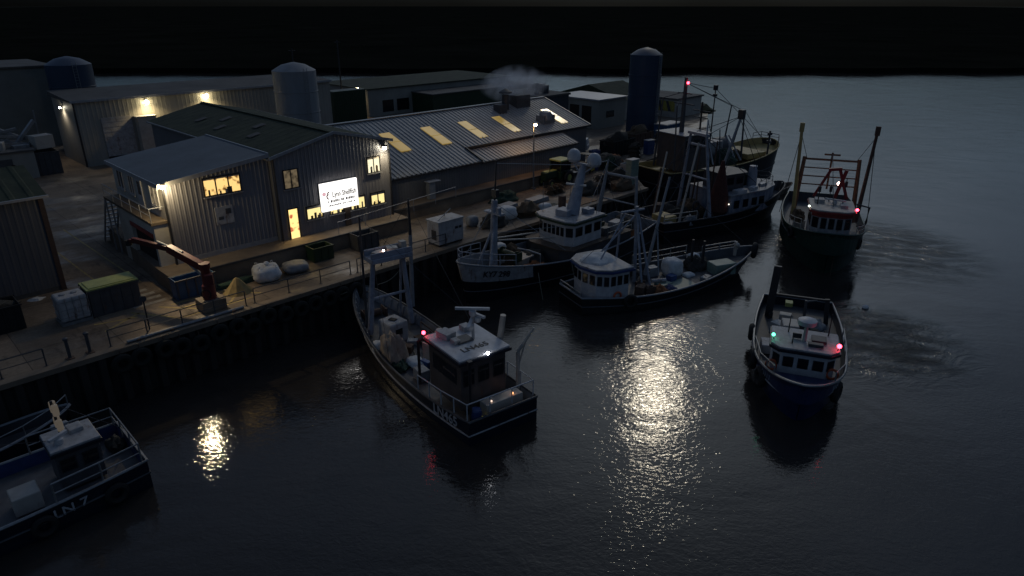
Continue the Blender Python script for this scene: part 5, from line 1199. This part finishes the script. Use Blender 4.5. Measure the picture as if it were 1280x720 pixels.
D_.boxes([((10.0,-2.3,3.95),(1.5,.7,.3),.1),((12.2,-2.0,3.95),(1.0,.6,.28),.3),((14.2,-1.4,3.95),(.9,.5,.25),.1)], 'stowed_gear', M['white'])
deck_heap(D_, 'dark tangled net heap on the aft deck of the trawler with the tall boom', 3.9, .3, 1.15, (1.5,1.5,1.3), M['net'], 61)
deck_bag(D_, 'pale torn bag at the near aft rail of the trawler with the tall boom', .9, -2.2, 1.2, (1.3,.8,.8), 62, M['tarp'], False)
deck_heap(D_, 'dark green net heap on the shelter roof of the trawler with the tall boom', 12.9, .7, 3.83, (1.0,1.1,1.3), M['netg'], 63)

for x,y,h in ((4.6,-1.9,4.2),(7.2,1.6,6.8),(8.0,-.2,7.6),(2.4,1.9,5.2)):
    m_ = MB(); m_.tube((x,y,1.2),(x+.3,y*.8,1.2+h),.11,.07); D_.part(m_, 'derrick_post', M['rusty'])
D_.wires([((8.2,-.2,8.6),(5.8,0,9.6)),((8.2,-.2,8.6),(11.8,1,6.4)),((7.4,1.4,7.8),(2.6,1.6,6.2)),((5.8,.5,9.6),(1.0,0,2.0)),((5.8,-.5,9.6),(12.,-2.4,4.6)),((5.8,1,5.4),(7.4,1.4,7.8)),((9.6,-1.6,11),(12.8,-2.5,4.6))], .035, m=M['trim'])
m_ = MB(); m_.torus((4.4,-2.0,2.1),.55,.12,'x',16,6); m_.torus((4.5,-2.0,3.1),.4,.1,'y',16,6); D_.part(m_, 'hung_gear', M['trim'])
m_ = MB(); m_.lathe([(.3,1.2),(.62,1.25),(.62,2.6),(.3,2.65)], (3.0,1.6,0), 14); D_.part(m_, 'net_drum', M['rusty'])
deck_heap(D_, 'rusty brown net heap amidships on the trawler with the tall boom', 6.3, .6, 1.15, (1.2,1.4,1.5), M['netb'], 64)
deck_heap(D_, 'pale crumpled net bundle on the near rail of the trawler with the tall boom', 3.4, -2.5, 1.5, (.9,.5,.8), M['tarp'], 65)
# ---- ochre decked ship behind
Y_ = Boat('cargo_barge', 'black hulled ship with ochre decks and a square high bow behind the other trawlers', 'ship', (68.5,45.2), (89.6,40.6), 7.2,
          zs=3.4, zm=3.2, zb=4.9, ws=.9, p=7., e=.6, rake=.5, bul=.7, inner=M['ochre'], narrow=.12, tm=.5)
Y_.hull(M['black'], M['ochre'], M['ochre'], strake=M['dgrey'], sf=.5)
Y_.house([(3.0,-2.2),(7.0,-2.2),(7.4,-1.2),(7.4,1.2),(7.0,2.2),(3.0,2.2)], 3.0, 7.2, M['stagingwood'], M['grey'], None, .3, ((0,3),(2,3)), (.66,.88))
m_ = MB(); m_.tube((4.6,0,7.3),(4.6,0,13.6),.3,.2,12); m_.tube((4.6,-1.6,10.6),(4.6,1.6,10.6),.08); m_.tube((4.6,-1.1,11.8),(4.6,1.1,11.8),.06); Y_.part(m_, 'mast', M['dgrey'])
Y_.lamp((4.6,-.34,13.0), G['navr'], .16)
m_ = MB(); m_.tube((8.4,.6,3.4),(8.4,.6,10.5),.14,.1); m_.tube((8.4,-.8,9.4),(8.4,2.0,9.4),.07); m_.tube((8.4,-.5,8.6),(8.4,1.7,8.6),.06); m_.tube((10.0,.2,3.3),(10.0,.2,12.4),.1,.06); m_.box((10.0,.2,12.1),(.4,.4,.6)); m_.box((10.0,.2,11.2),(.5,.3,.3)); Y_.part(m_, 'signal_mast', M['trim'])
Y_.boxes([((10.5,.8,4.3),(2.4,2.6,2.6),0)], 'engine_casing', M['white2'], .05); m_ = MB(); m_.lathe([(.05,-1.0),(1.3,-.9),(1.3,.9),(.05,1.0)], (12.8,1.2,4.4), 18, 'x'); Y_.part(m_, 'net_drum', M['dgrey'])
for q0 in (((11.8,-2.6,3.4),(11.4,-1.0,6.4)),((12.8,-2.6,3.4),(11.9,-1.0,6.4)),((7.8,-2.6,3.4),(8.3,-1.0,6.2))): m_ = MB(); m_.bar(*q0,.16,.16); Y_.part(m_, 'white_strut', M['white2'], None, False)
Y_.boxes([((16.2,0,3.55),(3.6,4.6,.7),0)], 'hatch_cover', M['ochre'], .05)
for x,y,h,r_ in ((2.0,-1.8,7.5,.12),(2.2,1.8,8.2,.12),(13.8,-1.8,6.0,.14),(14.4,1.9,6.4,.12),(9.2,-2.4,4.2,.1)):
    m_ = MB(); m_.tube((x,y,3.2),(x+.2,y*.7,3.2+h),r_,r_*.6); Y_.part(m_, 'derrick_post', M['dgrey'])
Y_.wires([((4.6,0,13),(10,.2,12)),((4.6,0,13),(14.2,-1.3,9.1)),((4.6,0,13),(14.6,1.4,9.5)),((14.2,-1.3,9.1),(19.8,0,4.9)),((2.2,-1.3,10.6),(4.6,0,12)),((2.4,1.3,11.3),(4.6,0,12)),((10,.2,12),(19.8,0,5.2))], .035, m=M['trim'])
deck_heap(Y_, 'dark green net heap on the ochre decked ship beside its dark drum', 11.0, -1.6, 2.9, (1.6,1.2,1.6), M['netg'], 66)
deck_heap(Y_, 'brown net heap on the ochre decked ship forward of its net drum', 13.9, .2, 2.9, (1.2,1.8,1.2), M['netb'], 67)
Y_.rail([Y_.gun(.9,-1,-.1), Y_.gun(.95,-1,-.1), (Y_.L-.25,-1.4,4.8), (Y_.L-.25,1.4,4.8), Y_.gun(.95,1,-.1)], .8, M['dgrey'], .04)
m_ = MB(); m_.tube((17.8,-2.6,3.4),(17.8,-2.6,6.6),.12); m_.box((17.8,-2.6,6.2),(.6,.3,.3)); m_.box((17.8,-2.6,5.2),(.3,.6,.3)); Y_.part(m_, 'davit', M['dgrey'])

# ---- green trawler heading in
E_ = Boat('fishing_trawler', 'green trawler heading towards camera with red topped wheelhouse and two tall booms', 'trawler', (74.6,27.7), (56.8,19.3), 7.2,
          zs=2.5, zm=2.3, zb=3.9, ws=.8, p=2.8, e=.55, rake=1.3, bul=1.0, inner=M['dgrey'])
E_.hull(M['green'], M['deck'], M['green'], strake=M['dgrey'], sf=.7)
E_.house([(13.6,-1.65),(16.9,-1.6),(17.4,-.95),(17.4,.95),(16.9,1.6),(13.6,1.65)], 2.4, 5.0, M['white2'], M['cream'], M['redp'], .3, ((2,3),(1,1),(3,1),(0,2),(4,2)), (.48,.84))
m_ = MB(); m_.prism([(16.95,-1.62),(17.46,-.95),(17.46,.95),(16.95,1.62)], 4.65, 4.95); E_.part(m_, 'red_front_band', M['redp'], None, False)
zr_ = E_.rtop
m_ = MB()
for sd in (1,-1): m_.tube((8.6,sd*2.7,2.0),(8.3,sd*2.4,8.0),.24,.17,10)
for z in (5.4,6.2,7.0): m_.tube((8.45,-2.6,z),(8.45,2.6,z),.06)
m_.tube((8.3,-2.5,7.8),(8.3,2.5,7.8),.1,.1,8); m_.tube((8.3,0,5.0),(8.3,0,8.5),.09); m_.tube((8.3,-.7,8.3),(8.3,.7,8.3),.09); E_.part(m_, 'gantry', mat('rust_orange_paint',(.2,.095,.05),(.1,.05,.03),.7,scale=2))
m_ = MB(); m_.bar((11.6,.5,5.0),(11.6,1.1,7.6),.28,.28); m_.bar((11.6,-.2,5.0),(11.6,1.1,7.6),.18,.18) if False else m_.bar((11.6,-1.3,5.0),(11.6,-.2,7.6),.22,.22); m_.bar((11.6,-.4,7.55),(11.6,.7,7.7),.26,.26); m_.bar((11.6,.55,7.6),(11.6,1.5,5.0),.26,.26); E_.part(m_, 'red_crane_arm', M['redp'], None, False)
for sd in (1,-1):
    m_ = MB(); m_.tube((10.6,sd*2.75,2.6),(10.2,sd*3.15,11.1),.2,.13,10); m_.box((10.2,sd*3.15,11.0),(.35,.4,.8)); E_.part(m_, 'outrigger_boom', M['ochre'] if sd < 0 else M['rusty'])
E_.wires([((10.2,3.1,10.4),(8.3,2.2,7.9)),((10.2,-3.1,10.4),(8.3,-2.2,7.9)),((10.2,3.1,10.4),(10.8,3.7,2.6)),((10.2,-3.1,10.4),(10.8,-4.0,3.0)),((8.3,0,8.4),(16.6,0,5.4))], .03)
m_ = MB(); m_.path([(12.6,2.6,2.8),(12.6,3.3,3.0),(12.6,3.4,4.6),(12.6,2.3,4.8)],.09,8); E_.part(m_, 'side_davit', M['trim'])
m_ = MB()
for x,y,h in ((15.5,-1.2,1.8),(14.6,.9,2.3),(14.2,-.2,1.5)): m_.tube((x,y,zr_),(x,y,zr_+h),.05,.03); m_.box((x,y,zr_+h*.75),(.22,.22,.5))
E_.part(m_, 'aerial', M['trim'], None, False)
E_.radar((15.2,.2,zr_), 1.7, 1.3)
for q0 in (((14.6,-1.0,zr_+.15),(1.0,.8,.3),0),((15.9,.9,zr_+.12),(.8,.6,.24),0)): E_.boxes([q0], 'roof_box', M['white2'])
E_.lamp((10.5,.75,6.1), G['navp'], .15, 'deck_light'); E_.lamp((16.5,1.9,5.3), G['navr'], .13, post=(16.4,1.6,5.1)); E_.lamp((16.5,-1.9,5.3), glow('pale_green_nav_light',(.85,1.,.85),7.), .08, post=(16.4,-1.6,5.1))
ft = [.83,.87,.9,.93,.96,.98,.992]; m_ = MB(); m_.prism([(t_*E_.L, -E_.hb(t_)+.16) for t_ in ft]+[(t_*E_.L, E_.hb(t_)-.16) for t_ in reversed(ft)], 2.0, lambda x,y: E_.zg(x/E_.L)-.1); E_.part(m_, 'foredeck', M['green'], None, False)
E_.rail([E_.gun(.75,1,-.1), E_.gun(.84,1,-.1), E_.gun(.9,1,-.1)], .7, M['cream'], .035); E_.rail([E_.gun(.7,-1,-.1), E_.gun(.78,-1,-.1), E_.gun(.86,-1,-.1)], .9, M['cream'], .035)
m_ = MB(); m_.tube((E_.L-1.0,.5,2.2),(E_.L-.9,.5,.0),.03); E_.part(m_, 'anchor_chain', M['rusty'])
E_.winch(9.6,0,1.3,2.2); E_.boxes([((12.0,-2.2,2.2),(1.6,1.0,1.4),0)], 'side_locker', M['cream'], .04)
deck_heap(E_, 'brown net heap on the left side deck of the green trawler', 12.4, -2.4, 2.9, (.9,.6,.8), M['netb'], 71)
tyre(E_, 16.2, 3.3, 2.2, 'black tyre on the right bow of the green trawler', 'y', 'tyres on the green trawler')
tyre(E_, 15.2, -3.45, 2.4, 'black tyre on the left bow of the green trawler', 'y', 'tyres on the green trawler')

# ---- small blue boat
F_ = Boat('fishing_boat', 'small blue fishing boat heading to camera with red and green lights on its roof', 'fishing boat', (47.4,17.7), (33.3,11.3), 5.5,
          zs=1.5, zm=1.4, zb=2.75, ws=.85, p=3., e=.6, rake=.9, bul=.65, inner=M['navy'])
F_.hull(M['blue'], M['dgrey'], M['steel'], strake=M['white2'], sf=.55)
F_.house([(9.9,-1.7),(12.0,-1.7),(12.5,-1.2),(12.5,1.2),(12.0,1.7),(9.9,1.7)], .9, 3.15, M['white'], M['white2'], M['navy'], .25, ((2,3),(1,1),(3,1)), (.58,.86))
zr_ = F_.rtop
m_ = MB(); ft = [.845,.88,.92,.95,.975,.99]; m_.prism([(t_*F_.L, -F_.hb(t_)+.16) for t_ in ft]+[(t_*F_.L, F_.hb(t_)-.16) for t_ in reversed(ft)], 1.5, lambda x,y: F_.zg(x/F_.L)-.12); F_.part(m_, 'foredeck', M['blue'], None, False)
m_ = MB(); m_.tube((11.4,-.05,zr_),(11.4,-.05,zr_+1.1),.12,.1,10); F_.part(m_, 'radar_post', M['white2']); m_ = MB(); m_.lathe([(.1,zr_+1.0),(.5,zr_+1.1),(.52,zr_+1.35),(.3,zr_+1.45),(.02,zr_+1.47)], (11.4,-.05,0), 18); F_.part(m_, 'radar', M['white'])
F_.lamp((12.0,1.75,zr_+.28), G['navr'], .13, post=(12.0,1.7,zr_)); F_.lamp((11.7,-1.75,zr_+.28), G['navg'], .1, post=(11.7,-1.7,zr_))
F_.boxes([((11.1,.75,zr_+.1),(.8,.8,.16),0),((11.9,.55,zr_+.1),(.35,.8,.18),0)], 'roof_hatch', M['dgrey'])
m_ = MB()
for x,y,h in ((10.4,-.9,1.1),(10.2,1.3,1.4),(11.9,-.7,.5)): m_.tube((x,y,zr_),(x,y,zr_+h),.04,.02)
m_.bar((11.2,-.7,zr_+.2),(11.2,-.2,zr_+.2),.08,.3); F_.part(m_, 'aerial', M['trim'])
F_.ring((12.3,-1.62,2.05), 'x'); F_.ring((12.3,1.62,2.05), 'x')
m_ = MB(); m_.prism([(2.0,-1.9),(2.9,-1.9),(2.5,-1.6)], .8, 1.2); m_.bar((2.3,-1.9,.8),(2.2,-1.75,4.6),.5,.25); m_.bar((2.3,1.9,.8),(2.2,1.75,2.6),.3,.2); m_.bar((2.25,-1.8,2.5),(2.25,1.8,2.5),.16,.16); F_.part(m_, 'stern_gantry', M['trim'], None, False)
F_.rail([F_.gun(.35,1,-.06), F_.gun(.55,1,-.06), F_.gun(.75,1,-.06), F_.gun(.88,1,-.06)], .55, M['steel'], .04, mid=False)
F_.rail([F_.gun(.55,-1,-.06), F_.gun(.75,-1,-.06), F_.gun(.9,-1,-.06)], .45, M['steel'], .04, mid=False)
F_.boxes([((8.6,1.2,1.3),(1.0,.9,.5),0),((8.4,-1.9,1.35),(1.2,.7,.6),.1)], 'white_locker', M['white2'], .04); F_.boxes([((6.0,-.6,1.4),(1.3,1.0,1.5),.1)], 'hauler_casing', M['cream'], .05)
F_.winch(7.2,.5,.75,1.4); F_.boxes([((1.2,-.6,1.5),(.6,.5,.3),0)], 'yellow_box', M['ygreen'])
m_ = MB(); random.seed(5)
for sd in (1,-1):
    for k in range(5):
        t_ = .80+k*.018; p_ = F_.skin(t_,.76,sd,.03); m_.bar(p_+V3((0,0,-.14)), p_+V3((0,0,.16)), .04, .1 if k%2 else .16)
F_.part(m_, 'registration_lettering', M['letter'], None, False)
for k_,(x,y,w1,w2,h) in enumerate(((8.9,-.6,.8,.6,.9),(7.6,-1.4,.9,.7,.6),(6.6,1.5,.8,.7,.9),(4.9,-1.2,.9,.8,.8),(4.2,.2,.7,.6,.6),(3.0,-.8,.8,.6,.7),(9.0,.4,.6,.5,1.2))):
    F_.boxes([((x,y,.75+h/2),(w1,w2,h),.3*k_)], 'fish_bin', (M['dgrey'],M['rusty'],M['grey'],M['plastic'],M['dgrey'],M['cream'],M['dgrey'])[k_], .04)
m_ = MB(); m_.tube((6.4,.2,.8),(6.2,.1,3.9),.12,.09); m_.tube((6.2,.1,3.8),(4.2,.9,3.2),.08,.06); F_.part(m_, 'deck_hauler', M['dgrey'])
m_ = MB(); m_.path([(9,-1,.8),(7.5,-.4,.78),(6.8,.6,.8),(5.2,-.4,.78),(3.8,.8,.8),(2.4,-.2,.82)], .06, 6); F_.part(m_, 'loose_rope', M['rope'])
deck_heap(F_, 'dark net heap on the aft deck of the small blue boat', 5.6, .8, .75, (1.1,.9,.8), M['net'], 81)
deck_heap(F_, 'small grey net heap near the stern of the small blue boat', 3.6, 1.0, .75, (.9,.8,.6), M['tarp'], 82)
tyre(F_, 12.4, -2.75, 1.0, 'black tyre on the left bow of the small blue boat, the forward one', 'y', 'tyres on the small blue boat', .45, .22)
tyre(F_, 10.2, -2.95, 1.1, 'black tyre on the left side of the small blue boat beside its wheelhouse', 'y', 'tyres on the small blue boat', .45, .22)
tyre(F_, 6.0, -2.95, 1.0, 'black tyre on the left side of the small blue boat beside its aft deck', 'y', 'tyres on the small blue boat', .4, .2)
tyre(F_, 12.6, 2.7, .95, 'black tyre on the right bow of the small blue boat', 'y', 'tyres on the small blue boat', .45, .22)

# ---- boat at the bottom left
H_ = Boat('fishing_boat', 'dark fishing boat at the bottom left with small cabin and paired pale canisters on post', 'fishing boat', (6.7,33.4), (-12.4,33.6), 5.2,
          zs=1.5, zm=1.3, zb=2.4, ws=.86, p=2.3, e=.6, rake=.9, bul=.65, inner=M['bluep'])
H_.hull(M['navy'], M['deck'], M['steel'], strake=M['dgrey'], sf=.55)
H_.house([(1.5,-.7),(3.3,-.7),(3.3,1.1),(1.5,1.1)], .9, 2.8, M['dgrey'], M['white2'], M['navy'], .2, ((3,2),(2,2),(0,2)), (.5,.85))
H_.boxes([((4.7,.9,1.2),(1.1,1.1,.9),0)], 'engine_casing', M['cream'], .05); H_.boxes([((2.1,-.2,3.15),(.6,.7,.25),.05)], 'roof_locker', M['white2'], .04)
H_.radar((2.9,.6,3.05), .9, .5)
m_ = MB(); m_.tube((2.7,-.1,2.9),(2.7,-.1,4.9),.06); H_.part(m_, 'canister_post', M['trim'])
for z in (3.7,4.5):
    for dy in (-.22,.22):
        m_ = MB(); m_.lathe([(.05,z-.3),(.13,z-.26),(.14,z),(.13,z+.26),(.05,z+.3)], (2.65,-.1+dy,0), 12); H_.part(m_, 'glowing_canister', glow('canister_glow',(1.,.84,.66),.075,(.4,.33,.25),3.,.3,.6))  # light falling on the white canisters, put in as a weak glow
H_.rail([H_.gun(.2,-1,-.08), H_.gun(.1,-1,-.08), H_.gun(.01,-1,-.12), H_.gun(.01,1,-.12), H_.gun(.1,1,-.08), H_.gun(.2,1,-.08)], 1.0, M['steel'], .04)
tn = H_.skin(.14,.7,1)-H_.skin(.22,.7,1); text('LN 7', .62, H_.skin(.18,.66,1,.06), tn, H_.skin(.18,.9,1)-H_.skin(.18,.45,1), M['letter'], H_.root, sx=1.1)
H_.winch(7.0,-.6,.75,1.2); H_.mast((9.4,.5,.8),(9.2,.5,5.6), .12,.08,M['dgrey'])
H_.wires([((9.2,.5,5.5),(3.3,0,3.1)),((2.7,-.1,4.8),(.2,0,2.3))])
deck_heap(H_, 'grey net heap at the stern of the bottom left boat', .5, -1.0, .9, (.4,.6,.5), M['net'], 91)
deck_heap(H_, 'pale net heap forward of the cabin of the bottom left boat', 8.2, .9, .8, (1.1,.9,.7), M['buoy'], 92)
for k,x in enumerate((1.6,4.6,7.6,10.6)):
    tyre(H_, x, 2.7, .6, 'black tyre hanging on the near side of the bottom left boat', 'y', 'tyres on the near side of the bottom left boat', .38, .16)
# ---- dark launch by the quay
N_ = Boat('launch', 'small dark navy launch lying between the quay wall and the bottom left boat', 'launch', (-3.6,39.1), (5.4,38.9), 2.7, zs=1.2, zm=1.0, zb=1.7, ws=.8, bul=.6, rake=.7, inner=M['navy'])
N_.hull(M['navy'], M['dgrey'], M['grey'], sf=.6)
N_.boxes([((3.6,0,1.3),(2.0,1.6,1.5),0)], 'cuddy', M['navy'], .06); N_.rail([N_.gun(.55,-1,-.06), N_.gun(.75,-1,-.06), N_.gun(.9,-1,-.06), N_.gun(.995,1,0)], .6, M['steel'], .03, mid=False)
m_ = MB(); m_.tube((2.2,.3,1.0),(2.2,.3,4.6),.07,.05); m_.box((2.2,.3,4.3),(.6,.12,.12)); N_.part(m_, 'mast', M['steel'])
m_ = MB(); m_.lathe([(.02,-.45),(.17,-.35),(.2,0),(.17,.35),(.02,.45)], (8.2,-1.15,1.3), 12, 'x'); N_.part(m_, 'fender', M['white2'])
# ---- dinghy
K_ = Boat('dinghy', 'small open brown dinghy on the water right of the boom trawler', 'dinghy', (78.0,36.4), (83.2,34.2), 2.3, zs=.75, zm=.6, zb=1.1, ws=.8, bul=.35, rake=.5, inner=M['wood'])
K_.zdraw = .5; K_.hull(M['wood'], M['deckb'], M['buoy'], sf=.7)
K_.boxes([((1.5,0,.72),(.3,1.8,.06),0),((3.0,0,.8),(.3,1.6,.06),0)], 'thwart', M['wood']); m_ = MB(); m_.box((.05,0,.9),(.35,.4,.7)); m_.box((.05,0,.3),(.15,.15,.9)); K_.part(m_, 'outboard_motor', M['trim'], None, False, bevel=.04)
t = MB().blob((0,0,0),(.3,.25,.2),.15,2,14,8,-.1).build('mooring_buoy', M['bag']); single(t, 'small white buoy floating in front of the green trawler', 'buoy', W(52.9,14.6,0))
# mooring lines between boats and quay
ml = MB()
for p, q_ in ((A.at(17.5,1.2,2.6), W(21.5,41.0,Q)),(A.at(17.5,-1.2,2.6), W(29.5,41.0,Q))):
    pts = [p.lerp(q_, i/8) - V3((0,0,.5*math.sin(i/8*math.pi))) for i in range(9)]; ml2 = MB(); o_ = q_.copy(); ml2.path([x-o_ for x in pts], .03, 5)
    o = ml2.build('mooring_line', M['rope']); o.location = o_
    tag(o, 'slack mooring rope from the bow of the centre boat to the quay, ' + ('left one' if q_ == W(21.5,41.0,Q) else 'right one'), 'rope', 'mooring ropes')
for px, lab in ((17.2,'left one'),(13.2,'right one')):
    p = B_.at(px,3.0,2.0); q_ = p + V3((.4,-.8,-2.1)); o = MB().path([V3((0,0,0))+(p-q_)*(i/6) for i in range(7)], .03, 5).build('hanging_rope', M['rope']); o.location = q_
    tag(o, 'rope hanging from the side of the white bowed trawler to the water, '+lab, 'rope', 'hanging ropes')
# ---------------------------------------------------------------- water
m = bpy.data.materials.new('harbour_water'); m.use_nodes = True; nt = m.node_tree; L = nt.links.new
p = nt.nodes['Principled BSDF']; p.inputs['IOR'].default_value = 1.33; p.inputs['Roughness'].default_value = .02
tc = nt.nodes.new('ShaderNodeTexCoord')
def tex(scale, detail, rough, st=(1,1,1), dist=0.):
    mp = nt.nodes.new('ShaderNodeMapping'); mp.inputs['Scale'].default_value = st; mp.inputs['Rotation'].default_value = (0,0,R(25))
    L(tc.outputs['Object'], mp.inputs['Vector']); n = nt.nodes.new('ShaderNodeTexNoise'); n.inputs['Scale'].default_value = scale; n.inputs['Detail'].default_value = detail
    n.inputs['Roughness'].default_value = rough; n.inputs['Distortion'].default_value = dist; L(mp.outputs['Vector'], n.inputs['Vector']); return n.outputs['Fac']
def math_(op, a, b):
    n = nt.nodes.new('ShaderNodeMath'); n.operation = op
    for i, v in enumerate((a,b)):
        if isinstance(v, (int,float)): n.inputs[i].default_value = v
        else: L(v, n.inputs[i])
    return n.outputs[0]
silt = tex(.06, 6, .6, (1,1,1), 1.5)
rp = nt.nodes.new('ShaderNodeValToRGB'); rp.color_ramp.elements[0].position = .35; rp.color_ramp.elements[1].position = .7
rp.color_ramp.elements[0].color = (.022,.02,.019,1); rp.color_ramp.elements[1].color = (.038,.034,.031,1)
L(silt, rp.inputs['Fac']); L(rp.outputs['Color'], p.inputs['Base Color'])
patch = tex(.045, 4, .6, (1,.6,1), 2.0)
pr = nt.nodes.new('ShaderNodeMapRange'); pr.inputs['From Min'].default_value = .35; pr.inputs['From Max'].default_value = .65; pr.inputs['To Min'].default_value = .55; pr.inputs['To Max'].default_value = 1.35
L(patch, pr.inputs['Value'])
h1 = math_('MULTIPLY', tex(3.4, 3, .6, (1,1.5,1), .6), WAVE1)
h2 = math_('MULTIPLY', tex(.55, 3, .5, (1,1.6,1), .8), WAVE2)
h3 = math_('MULTIPLY', tex(.12, 2, .5, (1,1.5,1), 1.2), WAVE3)
def wake(cx, cy, rad, amp, seed):
    sv = nt.nodes.new('ShaderNodeVectorMath'); sv.operation = 'SUBTRACT'; L(tc.outputs['Object'], sv.inputs[0]); sv.inputs[1].default_value = (cx,cy,0)
    ln = nt.nodes.new('ShaderNodeVectorMath'); ln.operation = 'LENGTH'; L(sv.outputs['Vector'], ln.inputs[0])
    wv = tex(.34, 5, .6, (1,1.3,1), 3.5)
    mk = nt.nodes.new('ShaderNodeMapRange'); mk.interpolation_type = 'SMOOTHSTEP'; mk.inputs['From Min'].default_value = rad*.25; mk.inputs['From Max'].default_value = rad; mk.inputs['To Min'].default_value = amp; mk.inputs['To Max'].default_value = 0.
    L(ln.outputs['Value'], mk.inputs['Value'])
    return math_('MULTIPLY', wv, mk.outputs['Result'])
wk = math_('ADD', wake(25.0,42.5,8.,.3,1), wake(34.,62.,13.,.2,3))
h3 = math_('ADD', h3, wk)
hh = math_('ADD', math_('MULTIPLY', h1, pr.outputs['Result']), math_('ADD', h2, h3))
b = nt.nodes.new('ShaderNodeBump'); b.inputs['Strength'].default_value = 1.; b.inputs['Distance'].default_value = 1.
L(hh, b.inputs['Height']); L(b.outputs['Normal'], p.inputs['Normal'])
water.data.materials.clear(); water.data.materials.append(m)

# ---------------------------------------------------------------- sky, sun, camera
wd = bpy.data.worlds.new('World'); sc.world = wd; wd.use_nodes = True; nt = wd.node_tree; L = nt.links.new
bg = nt.nodes['Background']
sky = nt.nodes.new('ShaderNodeTexSky'); sky.sky_type = 'NISHITA'; sky.sun_disc = False
SUN_EL, SUN_AZ = 30.5, 13.6      # degrees; azimuth right of the view direction (+Y)
sky.sun_elevation = R(SUN_EL); sky.sun_rotation = R(SUN_AZ); sky.air_density = 1.; sky.dust_density = 1.5; sky.ozone_density = 1.5
hs = nt.nodes.new('ShaderNodeHueSaturation'); hs.inputs['Saturation'].default_value = SKY_SAT
L(sky.outputs['Color'], hs.inputs['Color'])
tn_ = nt.nodes.new('ShaderNodeMix'); tn_.data_type = 'RGBA'; tn_.blend_type = 'MULTIPLY'; tn_.inputs['Factor'].default_value = 1.; tn_.inputs['B'].default_value = SKY_TINT; L(hs.outputs['Color'], tn_.inputs['A'])
tc = nt.nodes.new('ShaderNodeTexCoord'); sx = nt.nodes.new('ShaderNodeSeparateXYZ'); L(tc.outputs['Generated'], sx.inputs['Vector'])
rp = nt.nodes.new('ShaderNodeValToRGB')      # a bank of cloud lies dark along the horizon, the overcast is brighter overhead
e = rp.color_ramp.elements; e[0].position = .0; e[0].color = (.015,.016,.018,1); e[1].position = 1.; e[1].color = (1.,1.,1.,1)
for pos, v in CLOUD:
    k = e.new(pos); lw = max(0.,1-pos/.28); k.color = (v*(1-.3*lw),v*(1-.04*lw),v*(1+.22*lw),1)
nz = nt.nodes.new('ShaderNodeTexNoise'); nz.inputs['Scale'].default_value = 3.; nz.inputs['Detail'].default_value = 6
mp = nt.nodes.new('ShaderNodeMapping'); mp.inputs['Scale'].default_value = (1,1,3.5); L(tc.outputs['Generated'], mp.inputs['Vector']); L(mp.outputs['Vector'], nz.inputs['Vector'])
L(sx.outputs['Z'], rp.inputs['Fac'])
mr = nt.nodes.new('ShaderNodeMapRange'); mr.inputs['From Min'].default_value = .3; mr.inputs['From Max'].default_value = .7; mr.inputs['To Min'].default_value = .65; mr.inputs['To Max'].default_value = 1.3; L(nz.outputs['Fac'], mr.inputs['Value'])
m1 = nt.nodes.new('ShaderNodeMix'); m1.data_type = 'RGBA'; m1.blend_type = 'MULTIPLY'; m1.inputs['Factor'].default_value = 1.
L(tn_.outputs['Result'], m1.inputs['A']); L(rp.outputs['Color'], m1.inputs['B'])
m2 = nt.nodes.new('ShaderNodeMix'); m2.data_type = 'RGBA'; m2.blend_type = 'MULTIPLY'; m2.inputs['Factor'].default_value = 1.
L(m1.outputs['Result'], m2.inputs['A']); L(mr.outputs['Result'], m2.inputs['B'])
L(m2.outputs['Result'], bg.inputs['Color']); bg.inputs['Strength'].default_value = SKY_S

d = Vector((math.sin(R(SUN_AZ))*math.cos(R(SUN_EL)), math.cos(R(SUN_AZ))*math.cos(R(SUN_EL)), math.sin(R(SUN_EL))))
sl_ = bpy.data.lights.new('sun', 'SUN'); sl_.energy = SUN_S; sl_.angle = R(SUN_ANG); sl_.color = (1.,.88,.68)
so = bpy.data.objects.new('sun', sl_); COL.objects.link(so); so.rotation_euler = (-d).to_track_quat('-Z', 'Y').to_euler(); so.location = (0,0,60)

cam = bpy.data.cameras.new('camera'); co = bpy.data.objects.new('camera', cam); COL.objects.link(co)
cam.sensor_width = 36; cam.lens = 24; cam.clip_end = 20000; cam.clip_start = .2
co.location = (0,0,21.5); co.rotation_euler = (R(90-22.6), 0, 0); sc.camera = co
vs_ = sc.view_settings; vs_.view_transform = 'Standard'; vs_.look = 'None'; vs_.exposure = 0; vs_.gamma = 1; vs_.use_curve_mapping = False
sc.render.engine = 'CYCLES'
cy = sc.cycles; cy.max_bounces = 5; cy.diffuse_bounces = 2; cy.glossy_bounces = 3; cy.transmission_bounces = 2; cy.volume_bounces = 2
cy.caustics_reflective = False; cy.caustics_refractive = False; cy.sample_clamp_indirect = 4; cy.use_denoising = True
